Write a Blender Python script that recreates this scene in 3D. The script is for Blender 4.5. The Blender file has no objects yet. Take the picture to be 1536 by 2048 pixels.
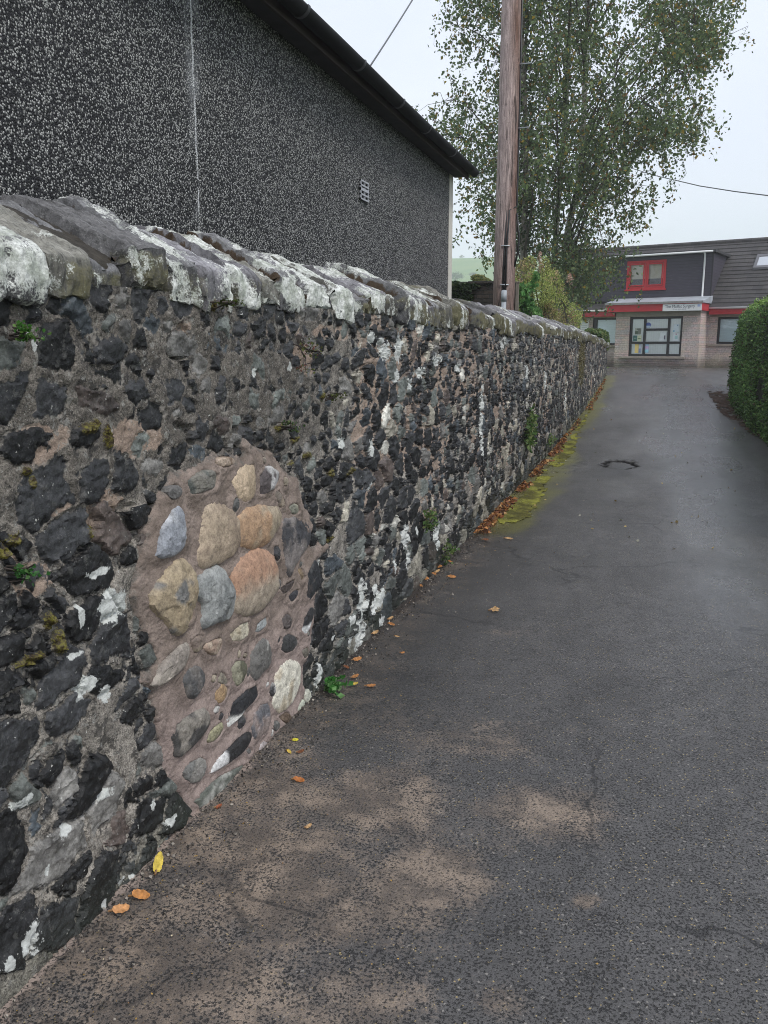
import bpy, math, random
import numpy as np
from mathutils import Vector, Matrix

rnd = random.Random(7)
RNG = np.random.default_rng(11)
C = bpy.context.scene.collection
SC = bpy.context.scene

# ------------------------------------------------------------------ camera
FPX, VX, VY = 1680.0, 1318.0, 692.0          # focal length in photo pixels, vanishing point of the lane
PITCH = math.atan((1024 - VY) / FPX)
YAW = math.atan((VX - 768) / FPX * math.cos(PITCH))
FW = np.array([-math.sin(YAW) * math.cos(PITCH), math.cos(YAW) * math.cos(PITCH), -math.sin(PITCH)])
RT = np.array([math.cos(YAW), math.sin(YAW), 0.0])
UP = np.cross(RT, FW)
EYE = np.array([0, 0, 1.6])
def ray(x, y): return FW + (x - 768) / FPX * RT - (y - 1024) / FPX * UP
def at_x(x, y, X): d = ray(x, y); return EYE + X / d[0] * d
def at_y(x, y, Y): d = ray(x, y); return EYE + Y / d[1] * d
def at_z(x, y, z): d = ray(x, y); return EYE + (z - 1.6) / d[2] * d
def at_plane(x, y, p0, n):
    d = ray(x, y); t = ((np.array(p0) - EYE) @ n) / (d @ n); return EYE + t * d
cam = bpy.data.cameras.new('camera'); co = bpy.data.objects.new('camera', cam); C.objects.link(co)
co.location = EYE; co.rotation_euler = (math.pi / 2 - PITCH, 0, YAW)
cam.sensor_fit = 'HORIZONTAL'; cam.sensor_width = 36; cam.lens = 36 * FPX / 1536
cam.clip_start = 0.05; cam.clip_end = 4000
SC.camera = co

# ------------------------------------------------------------------ ground profile along the lane
_ky = np.array([-50, 0, 9, 12.6, 18.2, 21.8, 24.8, 27, 29, 34, 60, 3000.])
_kz = np.array([0, 0, 0, .04, .232, .433, .655, .775, .80, .80, .80, .80])
_yy = np.linspace(-50, 3000, 30501)
_zz = np.interp(_yy, _ky, _kz)
_k = np.hanning(25); _k /= _k.sum()
_zz = np.convolve(np.pad(_zz, 12, mode='edge'), _k, 'valid')
def gz(y): return np.interp(y, _yy, _zz)
def at_ground(x, y):
    d = ray(x, y); t = 0.3
    for i in range(6000):
        p = EYE + t * d
        if p[2] <= gz(p[1]): return p
        t += 0.01
    return p

# ------------------------------------------------------------------ numpy noise
def _hash(ix, iy, seed):
    h = (ix.astype(np.int64) * 374761393 + iy.astype(np.int64) * 668265263 + seed * 974634777) & 0xFFFFFFFF
    h = ((h ^ (h >> 13)) * 1274126177) & 0xFFFFFFFF
    h = ((h ^ (h >> 16)) * 2246822519) & 0xFFFFFFFF
    h = h ^ (h >> 15)
    return (h & 0xFFFFFF) / float(0x1000000)
def vnoise(x, y, seed=0):
    ix = np.floor(x); iy = np.floor(y); fx = x - ix; fy = y - iy
    ux = fx * fx * fx * (fx * (fx * 6 - 15) + 10); uy = fy * fy * fy * (fy * (fy * 6 - 15) + 10)
    a = _hash(ix, iy, seed); b = _hash(ix + 1, iy, seed); c = _hash(ix, iy + 1, seed); d = _hash(ix + 1, iy + 1, seed)
    return (a * (1 - ux) + b * ux) * (1 - uy) + (c * (1 - ux) + d * ux) * uy
def fbm(x, y, oct=4, seed=0, gain=.5):           # about -1..1
    x = np.asarray(x, float); y = np.asarray(y, float)
    s = 0; a = 1; t = 0
    for i in range(oct):
        s = s + a * (vnoise(x, y, seed + i * 17) * 2 - 1); t += a; a *= gain
        x, y = (x * 1.6 - y * 1.2) + 3.7, (x * 1.2 + y * 1.6) + 1.3
    return s / t * 1.5
def sstep(a, b, x):
    t = np.clip((x - a) / (b - a), 0, 1); return t * t * (3 - 2 * t)
def poly_sd(poly, X, Y):                          # signed distance, positive inside
    poly = np.asarray(poly, float); n = len(poly)
    d = np.full(X.shape, 1e9); ins = np.zeros(X.shape, bool)
    for i in range(n):
        a = poly[i]; b = poly[(i + 1) % n]; e = b - a
        wx = X - a[0]; wy = Y - a[1]
        t = np.clip((wx * e[0] + wy * e[1]) / (e @ e + 1e-12), 0, 1)
        d = np.minimum(d, (wx - t * e[0]) ** 2 + (wy - t * e[1]) ** 2)
        c = (a[1] > Y) != (b[1] > Y)
        with np.errstate(divide='ignore', invalid='ignore'):
            xi = a[0] + (Y - a[1]) / (b[1] - a[1] if b[1] != a[1] else 1e-12) * e[0]
        ins ^= c & (X < xi)
    d = np.sqrt(d); return np.where(ins, d, -d)

# ------------------------------------------------------------------ objects
def org(o):
    v = Vector((0, 0, 0))
    while o: v += o.location; o = o.parent
    return v
def tag(o, label=None, cat=None, group=None, kind=None):
    if label: o['label'] = label
    if cat: o['category'] = cat
    if group: o['group'] = group
    if kind: o['kind'] = kind
    return o
def thing(name, loc, label, cat, group=None):
    o = bpy.data.objects.new(name, None); C.objects.link(o); o.location = loc; o.empty_display_size = .2
    return tag(o, label, cat, group)
def mesh_np(name, V, F, mat, parent=None, attrs=None, smooth=True, loc=None, sharp=None):
    """V (n,3) world coordinates, F (m,k) faces or list of such arrays with different k"""
    V = np.asarray(V, float)
    Fs = F if isinstance(F, list) else [F]
    Fs = [np.asarray(f, np.int32) for f in Fs if len(f)]
    me = bpy.data.meshes.new(name)
    o = bpy.data.objects.new(name, me); C.objects.link(o)
    off = np.zeros(3)
    if parent is not None: o.parent = parent; off = np.array(org(parent))
    if loc is not None:
        o.location = Vector(loc) - Vector(off); off = np.array(loc, float)
    V = V - off
    me.vertices.add(len(V)); me.vertices.foreach_set('co', V.astype(np.float32).ravel())
    nl = sum(f.size for f in Fs); npol = sum(len(f) for f in Fs)
    me.loops.add(nl); me.polygons.add(npol)
    me.loops.foreach_set('vertex_index', np.concatenate([f.ravel() for f in Fs]))
    ls = []; st = 0
    for f in Fs:
        ls.append(st + np.arange(len(f)) * f.shape[1]); st += f.size
    me.polygons.foreach_set('loop_start', np.concatenate(ls).astype(np.int32))
    me.polygons.foreach_set('use_smooth', np.full(npol, bool(smooth)))
    me.update(calc_edges=True)
    for k, a in (attrs or {}).items():
        a = np.asarray(a, np.float32)
        if a.ndim == 1:
            at = me.attributes.new(k, 'FLOAT', 'POINT'); at.data.foreach_set('value', a)
        else:
            if a.shape[1] == 3: a = np.hstack([a, np.ones((len(a), 1), np.float32)])
            at = me.attributes.new(k, 'FLOAT_COLOR', 'POINT'); at.data.foreach_set('color', a.ravel())
    if mat: me.materials.append(mat)
    if sharp: me.set_sharp_from_angle(angle=math.radians(sharp))
    return o
def grid_faces(nu, nv, off=0):
    i, j = np.meshgrid(np.arange(nu - 1), np.arange(nv - 1), indexing='ij')
    a = (i * nv + j).ravel() + off
    return np.stack([a, a + nv, a + nv + 1, a + 1], 1)

class MB:
    """collects boxes, tubes and plates in a frame (origin, ex, ey, ez) and builds ONE mesh"""
    def __init__(s, o=(0, 0, 0), ex=(1, 0, 0), ey=(0, 1, 0), ez=(0, 0, 1)):
        s.o = np.array(o, float); s.M = np.array([ex, ey, ez], float); s.V = []; s.Q = []; s.N = []; s.n = 0
    def w(s, p): return s.o + np.asarray(p, float) @ s.M
    def add(s, pts, faces):
        s.V.append(s.w(pts)); 
        for f in faces: s.N.append([i + s.n for i in f])
        s.n += len(pts); return s
    def box(s, x0, x1, y0, y1, z0, z1):
        p = [(x, y, z) for z in (z0, z1) for y in (y0, y1) for x in (x0, x1)]
        return s.add(p, [(0, 2, 3, 1), (4, 5, 7, 6), (0, 1, 5, 4), (2, 6, 7, 3), (0, 4, 6, 2), (1, 3, 7, 5)])
    def prism(s, poly, axis, a0, a1):
        """poly in the two other axes, extruded along axis (0/1/2)"""
        n = len(poly); pts = []
        for a in (a0, a1):
            for q in poly:
                p = list(q); p.insert(axis, a); pts.append(p)
        fs = [tuple(range(n - 1, -1, -1)), tuple(range(n, 2 * n))]
        fs += [(i, (i + 1) % n, n + (i + 1) % n, n + i) for i in range(n)]
        return s.add(pts, fs)
    def tube(s, pts, r, seg=8, caps=True):
        pts = [np.array(p, float) for p in pts]; n = len(pts)
        rr = r if hasattr(r, '__len__') else [r] * n
        out = []; prev = None
        for i, p in enumerate(pts):
            t = pts[min(i + 1, n - 1)] - pts[max(i - 1, 0)]; t /= np.linalg.norm(t) + 1e-9
            if prev is None:
                a = np.array([0, 0, 1.]) if abs(t[2]) < .9 else np.array([1., 0, 0])
            else: a = prev
            b = np.cross(t, a); b /= np.linalg.norm(b) + 1e-9; a = np.cross(b, t); prev = a
            for k in range(seg):
                an = 2 * math.pi * k / seg
                out.append(p + rr[i] * (math.cos(an) * a + math.sin(an) * b))
        fs = [(i * seg + k, i * seg + (k + 1) % seg, (i + 1) * seg + (k + 1) % seg, (i + 1) * seg + k) for i in range(n - 1) for k in range(seg)]
        if caps: fs += [tuple(range(seg - 1, -1, -1)), tuple((n - 1) * seg + k for k in range(seg))]
        return s.add(out, fs)
    def build(s, name, mat, parent=None, smooth=False, bevel=0, label=None):
        V = np.concatenate(s.V); by = {}
        for f in s.N: by.setdefault(len(f), []).append(f)
        o = mesh_np(name, V, [np.array(v) for v in by.values()], mat, parent, smooth=smooth)
        if bevel:
            b = o.modifiers.new('edge', 'BEVEL'); b.width = bevel; b.segments = 2; b.limit_method = 'ANGLE'
        if label: o['label'] = label
        return o

# ------------------------------------------------------------------ node helper
class G:
    def __init__(s, name, world=False):
        if world: s.m = bpy.data.worlds.new(name)
        else: s.m = bpy.data.materials.new(name)
        s.m.use_nodes = True; s.t = s.m.node_tree; s.t.nodes.clear()
        s.pos = None
    def n(s, typ, ins=None, **props):
        nd = s.t.nodes.new(typ)
        for k, v in props.items(): setattr(nd, k, v)
        for k, v in (ins or {}).items():
            sk = nd.inputs[k]
            if isinstance(v, bpy.types.NodeSocket): s.t.links.new(v, sk)
            elif v is not None:
                if sk.type == 'RGBA' and len(v) == 3: v = (*v, 1)
                sk.default_value = v
        return nd
    def P(s):
        if s.pos is None: s.pos = s.n('ShaderNodeNewGeometry').outputs['Position']
        return s.pos
    def map(s, v=None, scale=(1, 1, 1), rot=(0, 0, 0), loc=(0, 0, 0)):
        return s.n('ShaderNodeMapping', {'Vector': v if v is not None else s.P(), 'Scale': scale, 'Rotation': rot, 'Location': loc}).outputs[0]
    def noise(s, scale, detail=4, rough=.55, v=None, dist=0):
        return s.n('ShaderNodeTexNoise', {'Vector': v if v is not None else s.P(), 'Scale': scale, 'Detail': detail, 'Roughness': rough, 'Distortion': dist}).outputs[0]
    def vor(s, scale, v=None, feature='F1', rand=1.0, out='Distance'):
        return s.n('ShaderNodeTexVoronoi', {'Vector': v if v is not None else s.P(), 'Scale': scale, 'Randomness': rand}, feature=feature).outputs[out]
    def math(s, op, a, b=None, c=None, clamp=False):
        nd = s.n('ShaderNodeMath', None, operation=op, use_clamp=clamp)
        for i, v in enumerate((a, b, c)):
            if v is None: continue
            if isinstance(v, bpy.types.NodeSocket): s.t.links.new(v, nd.inputs[i])
            else: nd.inputs[i].default_value = v
        return nd.outputs[0]
    def sm(s, v, a, b, lo=0., hi=1.):
        return s.n('ShaderNodeMapRange', {'Value': v, 'From Min': a, 'From Max': b, 'To Min': lo, 'To Max': hi}, interpolation_type='SMOOTHSTEP').outputs[0]
    def lin(s, v, a, b, lo=0., hi=1.):
        return s.n('ShaderNodeMapRange', {'Value': v, 'From Min': a, 'From Max': b, 'To Min': lo, 'To Max': hi}).outputs[0]
    def mix(s, f, a, b, blend='MIX'):
        nd = s.n('ShaderNodeMix', None, data_type='RGBA', blend_type=blend)
        for i, v in ((0, f), (6, a), (7, b)):
            if isinstance(v, bpy.types.NodeSocket): s.t.links.new(v, nd.inputs[i])
            elif i == 0: nd.inputs[0].default_value = v
            else: nd.inputs[i].default_value = (*v, 1) if len(v) == 3 else v
        return nd.outputs[2]
    def scale(s, col, f): return s.mix(1.0, col, s.n('ShaderNodeCombineColor', {0: f, 1: f, 2: f}).outputs[0], 'MULTIPLY')
    def ramp(s, f, stops):
        nd = s.n('ShaderNodeValToRGB', {'Fac': f}); e = nd.color_ramp.elements
        while len(e) < len(stops): e.new(0.5)
        for el, (p, c) in zip(e, stops):
            el.position = p; el.color = (*c, 1) if len(c) == 3 else c
        return nd.outputs[0]
    def attr(s, name, color=False):
        return s.n('ShaderNodeAttribute', None, attribute_name=name).outputs['Color' if color else 'Fac']
    def xyz(s, v=None):
        return s.n('ShaderNodeSeparateXYZ', {0: v if v is not None else s.P()}).outputs
    def bump(s, h, dist=.01, strength=1.0, normal=None):
        return s.n('ShaderNodeBump', {'Height': h, 'Distance': dist, 'Strength': strength, 'Normal': normal}).outputs[0]
    def out(s, col, rough=.7, normal=None, spec=.5, metal=0., transl=0., coat=None):
        b = s.n('ShaderNodeBsdfPrincipled', {'Base Color': col, 'Roughness': rough, 'Specular IOR Level': spec, 'Metallic': metal, 'Normal': normal})
        sh = b.outputs[0]
        if transl:
            tr = s.n('ShaderNodeBsdfTranslucent', {'Color': col})
            sh = s.n('ShaderNodeMixShader', {0: transl, 1: sh, 2: tr.outputs[0]}).outputs[0]
        s.n('ShaderNodeOutputMaterial', {'Surface': sh}); return s.m

def simple(name, col, rough=.6, nscale=None, amt=.3, bump=0, metal=0., spec=.5, stretch=(1, 1, 1)):
    g = G(name); c = col if len(col) == 4 else (*col, 1); nrm = None
    if nscale:
        nz = g.noise(nscale, 5, .6, g.map(scale=stretch))
        c = g.scale(c, g.lin(nz, .25, .75, 1 - amt, 1 + amt))
        if bump: nrm = g.bump(nz, bump)
    return g.out(c, rough, nrm, spec, metal)

# ================================================================== light and sky (overcast)
SUN_EL, SUN_AZ = math.radians(52), math.radians(125)     # azimuth clockwise from +Y (down the lane)
g = G('World', True); SC.world = g.m
sky = g.n('ShaderNodeTexSky', None, sky_type='NISHITA', sun_disc=False, sun_elevation=SUN_EL, sun_rotation=SUN_AZ,
          air_density=1.0, dust_density=3.0, ozone_density=1.0)
tc = g.n('ShaderNodeTexCoord').outputs['Generated']
cl = g.n('ShaderNodeTexNoise', {'Vector': g.n('ShaderNodeMapping', {'Vector': tc, 'Scale': (1.2, 1.2, 3.0)}).outputs[0], 'Scale': 1.6, 'Detail': 5, 'Roughness': .5}).outputs[0]
cloud = g.mix(g.lin(cl, .3, .7), (7.1, 7.65, 9.15), (8.1, 8.5, 9.7))
skc = g.mix(.93, sky.outputs[0], cloud)
bg = g.n('ShaderNodeBackground', {'Color': skc, 'Strength': .088})
g.n('ShaderNodeOutputWorld', {'Surface': bg.outputs[0]})
sl = bpy.data.lights.new('sun', 'SUN'); sl.energy = 1.5; sl.angle = math.radians(16); sl.color = (1, .96, .9)
so = bpy.data.objects.new('sun', sl); C.objects.link(so)
sd_ = Vector((math.sin(SUN_AZ) * math.cos(SUN_EL), math.cos(SUN_AZ) * math.cos(SUN_EL), math.sin(SUN_EL)))
so.rotation_euler = sd_.to_track_quat('Z', 'Y').to_euler(); so.location = (5, -5, 12)
SC.view_settings.view_transform = 'Standard'; SC.view_settings.look = 'None'; SC.view_settings.exposure = 0.55

# ================================================================== ground, road
def axis(*segs):
    a = []
    for x0, x1, st in segs: a.append(np.arange(x0, x1 - 1e-6, st))
    a.append([segs[-1][1]]); return np.concatenate(a)

WX = -1.456                                     # lane-side face of the boundary wall
g = G('grass')
n1 = g.noise(.05, 6, .6); n2 = g.noise(3, 5, .6)
gm = g.mix(g.sm(n1, .4, .6), (.09, .19, .045), (.14, .22, .06)); gm = g.scale(gm, g.lin(n2, .3, .7, .7, 1.3))
M_grass = g.out(gm, .9)
xs = axis((-900, -60, 30), (-60, 60, 4), (60, 900, 30)); ys = axis((-60, 60, 3), (60, 900, 30))
X, Y = np.meshgrid(xs, ys, indexing='ij')
def hill(X, Y):
    u = Y + .12 * X
    h = 63 * sstep(170, 640, u) + 10 * sstep(60, 170, u) * 0 + 5 * fbm(X / 160, Y / 160, 3, 5) * sstep(120, 400, Y)
    return h
Z = gz(Y) - .03 - .10 * sstep(33, 36, Y) * 0 + hill(X, Y)
o = mesh_np('ground', np.stack([X.ravel(), Y.ravel(), Z.ravel()], 1), grid_faces(len(xs), len(ys)), M_grass); tag(o, kind='structure')

# mud stains: ellipses on the tarmac (photo px centre, radii) -> metres
def gell(cx, cy, rx, ry):
    p = at_z(cx, cy, 0); a = at_z(cx + rx, cy, 0) - p; b = at_z(cx, cy - ry, 0) - p
    return p[:2], a[:2], b[:2]
MUD = [(330, 1900, 330, 230, .75), (560, 1740, 330, 190, .85), (820, 1770, 150, 90, 1.0), (760, 1610, 230, 80, .8), (1050, 1625, 190, 60, .95),
       (980, 1480, 170, 50, .6), (560, 1560, 120, 90, .8), (700, 1980, 220, 100, .7), (945, 1775, 40, 22, 1.0), (1170, 1810, 30, 14, .95),
       (1000, 2010, 60, 40, .7), (1020, 1265, 60, 12, .5), (900, 1090, 60, 14, .45), (720, 1300, 60, 30, .35), (1380, 1950, 70, 30, .5), (760, 1440, 150, 35, .45)]
WX = -1.456
xs = axis((-1.75, -.9, .05), (-.9, .1, .018), (.1, 3, .06), (3, 9, .4)); ys = axis((-4, .6, .2), (.6, 4, .04), (4, 11.2, .07), (11.2, 12.25, .016), (12.25, 34.2, .15))
X, Y = np.meshgrid(xs, ys, indexing='ij')
Z = gz(Y) + .004 + .006 * fbm(X * 1.1, Y * .8, 3, 21) + .002 * fbm(X * 6, Y * 6, 3, 22)
# pothole: broken ring with a sunken middle
ph = at_ground(1238, 930)
r = np.sqrt(((X - ph[0]) / .235) ** 2 + ((Y - ph[1] - .02) / .36) ** 2) + .30 * fbm(X * 9, Y * 5, 4, 31)
ang = np.arctan2(Y - ph[1], X - ph[0])
arc = sstep(-.9, -.2, np.sin(ang) + .35 * np.cos(ang) + .3)
hole = np.exp(-((r - .90) / .19) ** 2) * (.22 + .78 * arc) * (.75 + .5 * fbm(X * 14, Y * 9, 3, 32))
Z = Z - .03 * hole * (1 + .5 * fbm(X * 30, Y * 30, 2, 33)) - .008 * sstep(1.0, .7, r) + .012 * np.exp(-((r - 1.2) / .1) ** 2) * np.clip(fbm(X * 22, Y * 22, 2, 34), 0, 1)
damp = sstep(.95, .15, (X - WX) + .2 * fbm(Y * 1.2, X * 1.2, 3, 52)) * sstep(2.6, 3.6, Y) * sstep(9, 6.5, Y)
wet = sstep(1.6, .2, np.sqrt(((X - ph[0] + .02) / .3) ** 2 + ((Y - ph[1] + .55) / .7) ** 2)); wet = np.maximum(wet, .75 * damp)
mud = np.zeros(X.shape)
for cx, cy, rx, ry, a in MUD:
    c, ea, eb = gell(cx, cy, rx, ry); M = np.linalg.inv(np.stack([ea, eb], 1))
    q = np.stack([X - c[0], Y - c[1]]); q = np.tensordot(M, q, 1); rr = np.sqrt(q[0] ** 2 + q[1] ** 2)
    mud = np.maximum(mud, a * sstep(1.35, .25, rr * .82 + .32 * fbm(X * 2.2, Y * 5.5, 4, 44)))
dw = X - WX
mud = np.maximum(mud, .62 * sstep(.55, .05, dw + .1 * fbm(Y * 2, X * 2, 3, 45)) * sstep(16, 9, Y))
base = sstep(.075, .02, dw + .03 * fbm(Y * 9, X * 9, 3, 46)) * sstep(3.6, 2.2, Y)
sheen = np.clip(sstep(2.5, 9, Y) * .62 + .25 * sstep(18, 26, Y) + .7 * np.exp(-((X - .55) / .5) ** 2) * sstep(2.5, 6, Y) + .45 * fbm(X * 1.6, Y * .35, 3, 47), 0, 1)
SE = np.array([at_ground(*q)[[1, 0]] for q in [(1412, 790), (1420, 800), (1435, 825), (1465, 845), (1500, 870), (1536, 890)]]); SE = SE[np.argsort(SE[:, 0])]
_se = np.where(Y < SE[0, 0], SE[0, 1] + .02 * (SE[0, 0] - Y), np.interp(Y, SE[:, 0], SE[:, 1]))
hedgesoil = .9 * sstep(-.16, .16, X - _se + .10 * fbm(X * 4, Y * 2, 3, 51)) * sstep(23.4, 22.2, Y)
soilband = .75 * sstep(.17, .02, dw + .06 * fbm(Y * 3, X * 3, 3, 48)) * sstep(2.6, 3.8, Y) + .35 * sstep(.08, .0, dw); soilband = np.maximum(soilband, hedgesoil)
_mx = at_ground(1045, 1045)
mossband = sstep(.78, .22, dw + .12 * fbm(Y * 1.5, X * 1.5, 3, 49) + .012 * np.clip(Y - 9, 0, 20)) * sstep(6.4, 7.6, Y) * sstep(27, 25.5, Y) * (.85 + .35 * fbm(Y * .5, X * 1.5, 3, 50))

g = G('tarmac')
P = g.P(); vc = g.vor(150, out='Color'); n1 = g.noise(2.2, 6, .65); n2 = g.noise(62, 5, .62); n3 = g.noise(9, 4, .6); n4 = g.noise(.8, 5, .62, g.map(scale=(1, .45, 1))); n5 = g.noise(230, 3, .6); n6 = g.noise(115, 4, .6)
cr = g.n('ShaderNodeSeparateColor', {0: vc}).outputs; cr2 = g.n('ShaderNodeSeparateColor', {0: g.vor(240, out='Color')}).outputs
col = g.mix(g.math('ADD', g.math('MULTIPLY', cr[0], .55), g.math('MULTIPLY', n5, .45)), (.046, .044, .043), (.108, .104, .102))
col = g.mix(g.math('MULTIPLY', g.sm(cr[1], .984, .992), .55), col, (.34, .32, .29))
col = g.mix(g.math('MULTIPLY', g.sm(cr2[2], .985, .99), .8), col, (.42, .32, .13))
col = g.scale(col, g.lin(n1, .25, .75, .78, 1.25)); col = g.scale(col, g.lin(n4, .3, .7, .68, 1.25))
ma = g.attr('mud'); mm = g.math('ADD', ma, g.math('ADD', g.math('MULTIPLY', g.math('SUBTRACT', n3, .5), 1.0), g.math('MULTIPLY', g.math('SUBTRACT', n6, .5), 1.5)))
mfac = g.math('MULTIPLY', g.sm(mm, .30, .95), g.lin(n4, .35, .65, .75, 1.0))
mcol = g.mix(g.sm(g.noise(5, 6, .7), .40, .66), (.105, .082, .064), (.31, .24, .18)); mcol = g.scale(mcol, g.lin(n5, .3, .7, .8, 1.2))
col = g.mix(g.math('MULTIPLY', mfac, .88), col, mcol)
ba = g.attr('base'); bf = g.sm(g.math('ADD', ba, g.math('MULTIPLY', g.math('SUBTRACT', n2, .5), 1.2)), .4, .8)
col = g.mix(bf, col, (.34, .27, .23))
so_ = g.sm(g.math('ADD', g.attr('soilband'), g.math('MULTIPLY', g.math('SUBTRACT', n6, .5), 1.1)), .42, .75); col = g.mix(g.math('MULTIPLY', so_, .85), col, g.mix(n2, (.018, .013, .010), (.085, .06, .045)))
mo_ = g.sm(g.math('ADD', g.attr('mossband'), g.math('MULTIPLY', g.math('SUBTRACT', n6, .5), 1.3)), .38, .72); col = g.mix(g.math('MULTIPLY', mo_, .8), col, g.mix(g.noise(3, 4), (.09, .085, .026), (.255, .25, .055)))
# worn pits between the chips: many, irregular, in drifts
pit = g.math('ADD', n6, g.math('MULTIPLY', g.math('SUBTRACT', n3, .5), .22)); pf = g.sm(pit, .47, .38)
pf = g.math('MULTIPLY', pf, g.lin(mfac, 0, 1, .88, .42))
col = g.mix(pf, col, (.012, .011, .011))
pit2 = g.math('MULTIPLY', g.sm(n2, .40, .33), .8); col = g.mix(pit2, col, (.014, .013, .013))
col = g.mix(g.attr('hole'), col, (.010, .010, .010))
col = g.scale(col, g.lin(g.attr('wet'), 0, 1, 1, .5))
ck = g.n('ShaderNodeTexVoronoi', {'Vector': g.n('ShaderNodeVectorMath', {0: P, 1: g.n('ShaderNodeVectorMath', {0: g.n('ShaderNodeTexNoise', {'Vector': P, 'Scale': 4.0, 'Detail': 5.0}).outputs['Color'], 'Scale': .35}, operation='SCALE').outputs[0]}, operation='ADD').outputs[0], 'Scale': .75}, feature='DISTANCE_TO_EDGE').outputs['Distance']
cf = g.math('MULTIPLY', g.sm(ck, .011, .003), g.sm(g.noise(.6, 3), .48, .58)); col = g.mix(g.math('MULTIPLY', cf, .75), col, (.012, .011, .011))
shn = g.attr('sheen')
h = g.math('SUBTRACT', g.math('ADD', g.math('MULTIPLY', n6, .6), g.math('MULTIPLY', cr[0], .25)), g.math('MULTIPLY', pf, .5))
nb = g.bump(h, .006, g.lin(shn, 0, 1, 1.0, .16))
ro = g.lin(g.math('ADD', shn, g.math('MULTIPLY', g.math('SUBTRACT', n4, .5), 1.2)), 0, 1, .55, .27)
ro = g.math('ADD', ro, g.math('MULTIPLY', mfac, .22))
ro = g.math('ADD', ro, g.math('MULTIPLY', g.attr('hole'), .5), clamp=True)
M_road = g.out(col, ro, nb, g.lin(g.attr('hole'), 0, .7, .65, .03))
o = mesh_np('road', np.stack([X.ravel(), Y.ravel(), Z.ravel()], 1), grid_faces(len(xs), len(ys)), M_road, attrs={
    'mud': mud.ravel(), 'base': base.ravel(), 'hole': np.clip(hole * 1.5, 0, .95).ravel(), 'wet': wet.ravel(), 'sheen': sheen.ravel(), 'soilband': soilband.ravel(), 'mossband': mossband.ravel()})
tag(o, kind='structure')

# ================================================================== boundary wall
wall = thing('boundary_wall', (WX, 0, 0), 'long old rubble stone boundary wall with lichen covered coping and a fresh mortar repair', 'stone wall')
Y0, Y1 = -1.2, 26.4
def cop_bot(y): return np.interp(y, [-5, 2, 4, 9, 14, 18, 22, 26.4], [1.735, 1.735, 1.735, 1.725, 1.735, 1.70, 1.66, 1.55])
def wpt(px, py): p = at_x(px, py, WX); return p[1], p[2]
def well(px, py, rx, ry):                      # photo ellipse -> (s, z, rs, rz) on the wall face
    s, z = wpt(px, py); a = wpt(px - rx, py); b = wpt(px + rx, py); c = wpt(px, py - ry); d = wpt(px, py + ry)
    return s, z, abs(b[0] - a[0]) / 2, abs(c[1] - d[1]) / 2

PATCH_PX = [(482, 880), (512, 890), (545, 893), (562, 930), (592, 950), (600, 985), (618, 1030), (624, 1062), (612, 1085), (655, 1092), (648, 1108), (622, 1120), (632, 1190),
            (622, 1260), (610, 1330), (604, 1400), (606, 1440), (575, 1490), (556, 1530), (520, 1562), (480, 1572), (430, 1600), (375, 1650), (362, 1660), (372, 1630), (330, 1560), (318, 1530),
            (312, 1490), (306, 1440), (296, 1385), (276, 1370), (280, 1338), (306, 1320), (296, 1280), (268, 1235), (258, 1195), (272, 1140), (290, 1080), (300, 1030), (320, 980), (345, 950),
            (395, 935), (420, 912), (480, 905)]
PATCH = [wpt(*q) for q in PATCH_PX]

def stones(S, Zc, cw, chh, seed, aniso=.72):
    """jittered course cells -> id hash seeds, border distance, centre offset"""
    Sw = S + .022 * fbm(S * 5, Zc * 5, 4, seed + 1) + .006 * fbm(S * 28, Zc * 28, 2, seed + 2)
    Zw = Zc + .018 * fbm(S * 5 + 9, Zc * 5, 4, seed + 3) + .005 * fbm(S * 28, Zc * 28 + 5, 2, seed + 4)
    jv = np.floor(Zw / chh)
    best = np.full(S.shape, 1e9); sec = np.full(S.shape, 1e9)
    B = np.zeros(S.shape + (4,)); Q = np.zeros(S.shape + (4,))
    for dj in (-1, 0, 1):
        j = jv + dj; shift = _hash(j, j * 0 + 3, seed) * cw
        iu = np.floor((Sw - shift) / cw)
        for di in (-1, 0, 1, 2, -2)[:3]:
            i = iu + di
            cs = (i + .5 + .78 * (_hash(i, j, seed + 5) - .5)) * cw + shift; cz = (j + .5 + .72 * (_hash(i, j, seed + 6) - .5)) * chh
            d = np.sqrt(((Sw - cs) * aniso) ** 2 + (Zw - cz) ** 2) - .045 * (_hash(i, j, seed + 7) - .3) * (chh / .13)
            m1 = d < best; m2 = (~m1) & (d < sec)
            sec = np.where(m1, best, np.where(m2, d, sec)); Q[m1] = B[m1]
            pack = np.stack([i, j, Sw - cs, Zw - cz], -1)
            Q[m2] = pack[m2]; B[m1] = pack[m1]; best = np.where(m1, d, best)
    bd = (sec - best) * .5
    r = [_hash(B[..., 0], B[..., 1], seed + 30 + k) for k in range(8)]
    return bd, best, B[..., 2], B[..., 3], r

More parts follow.
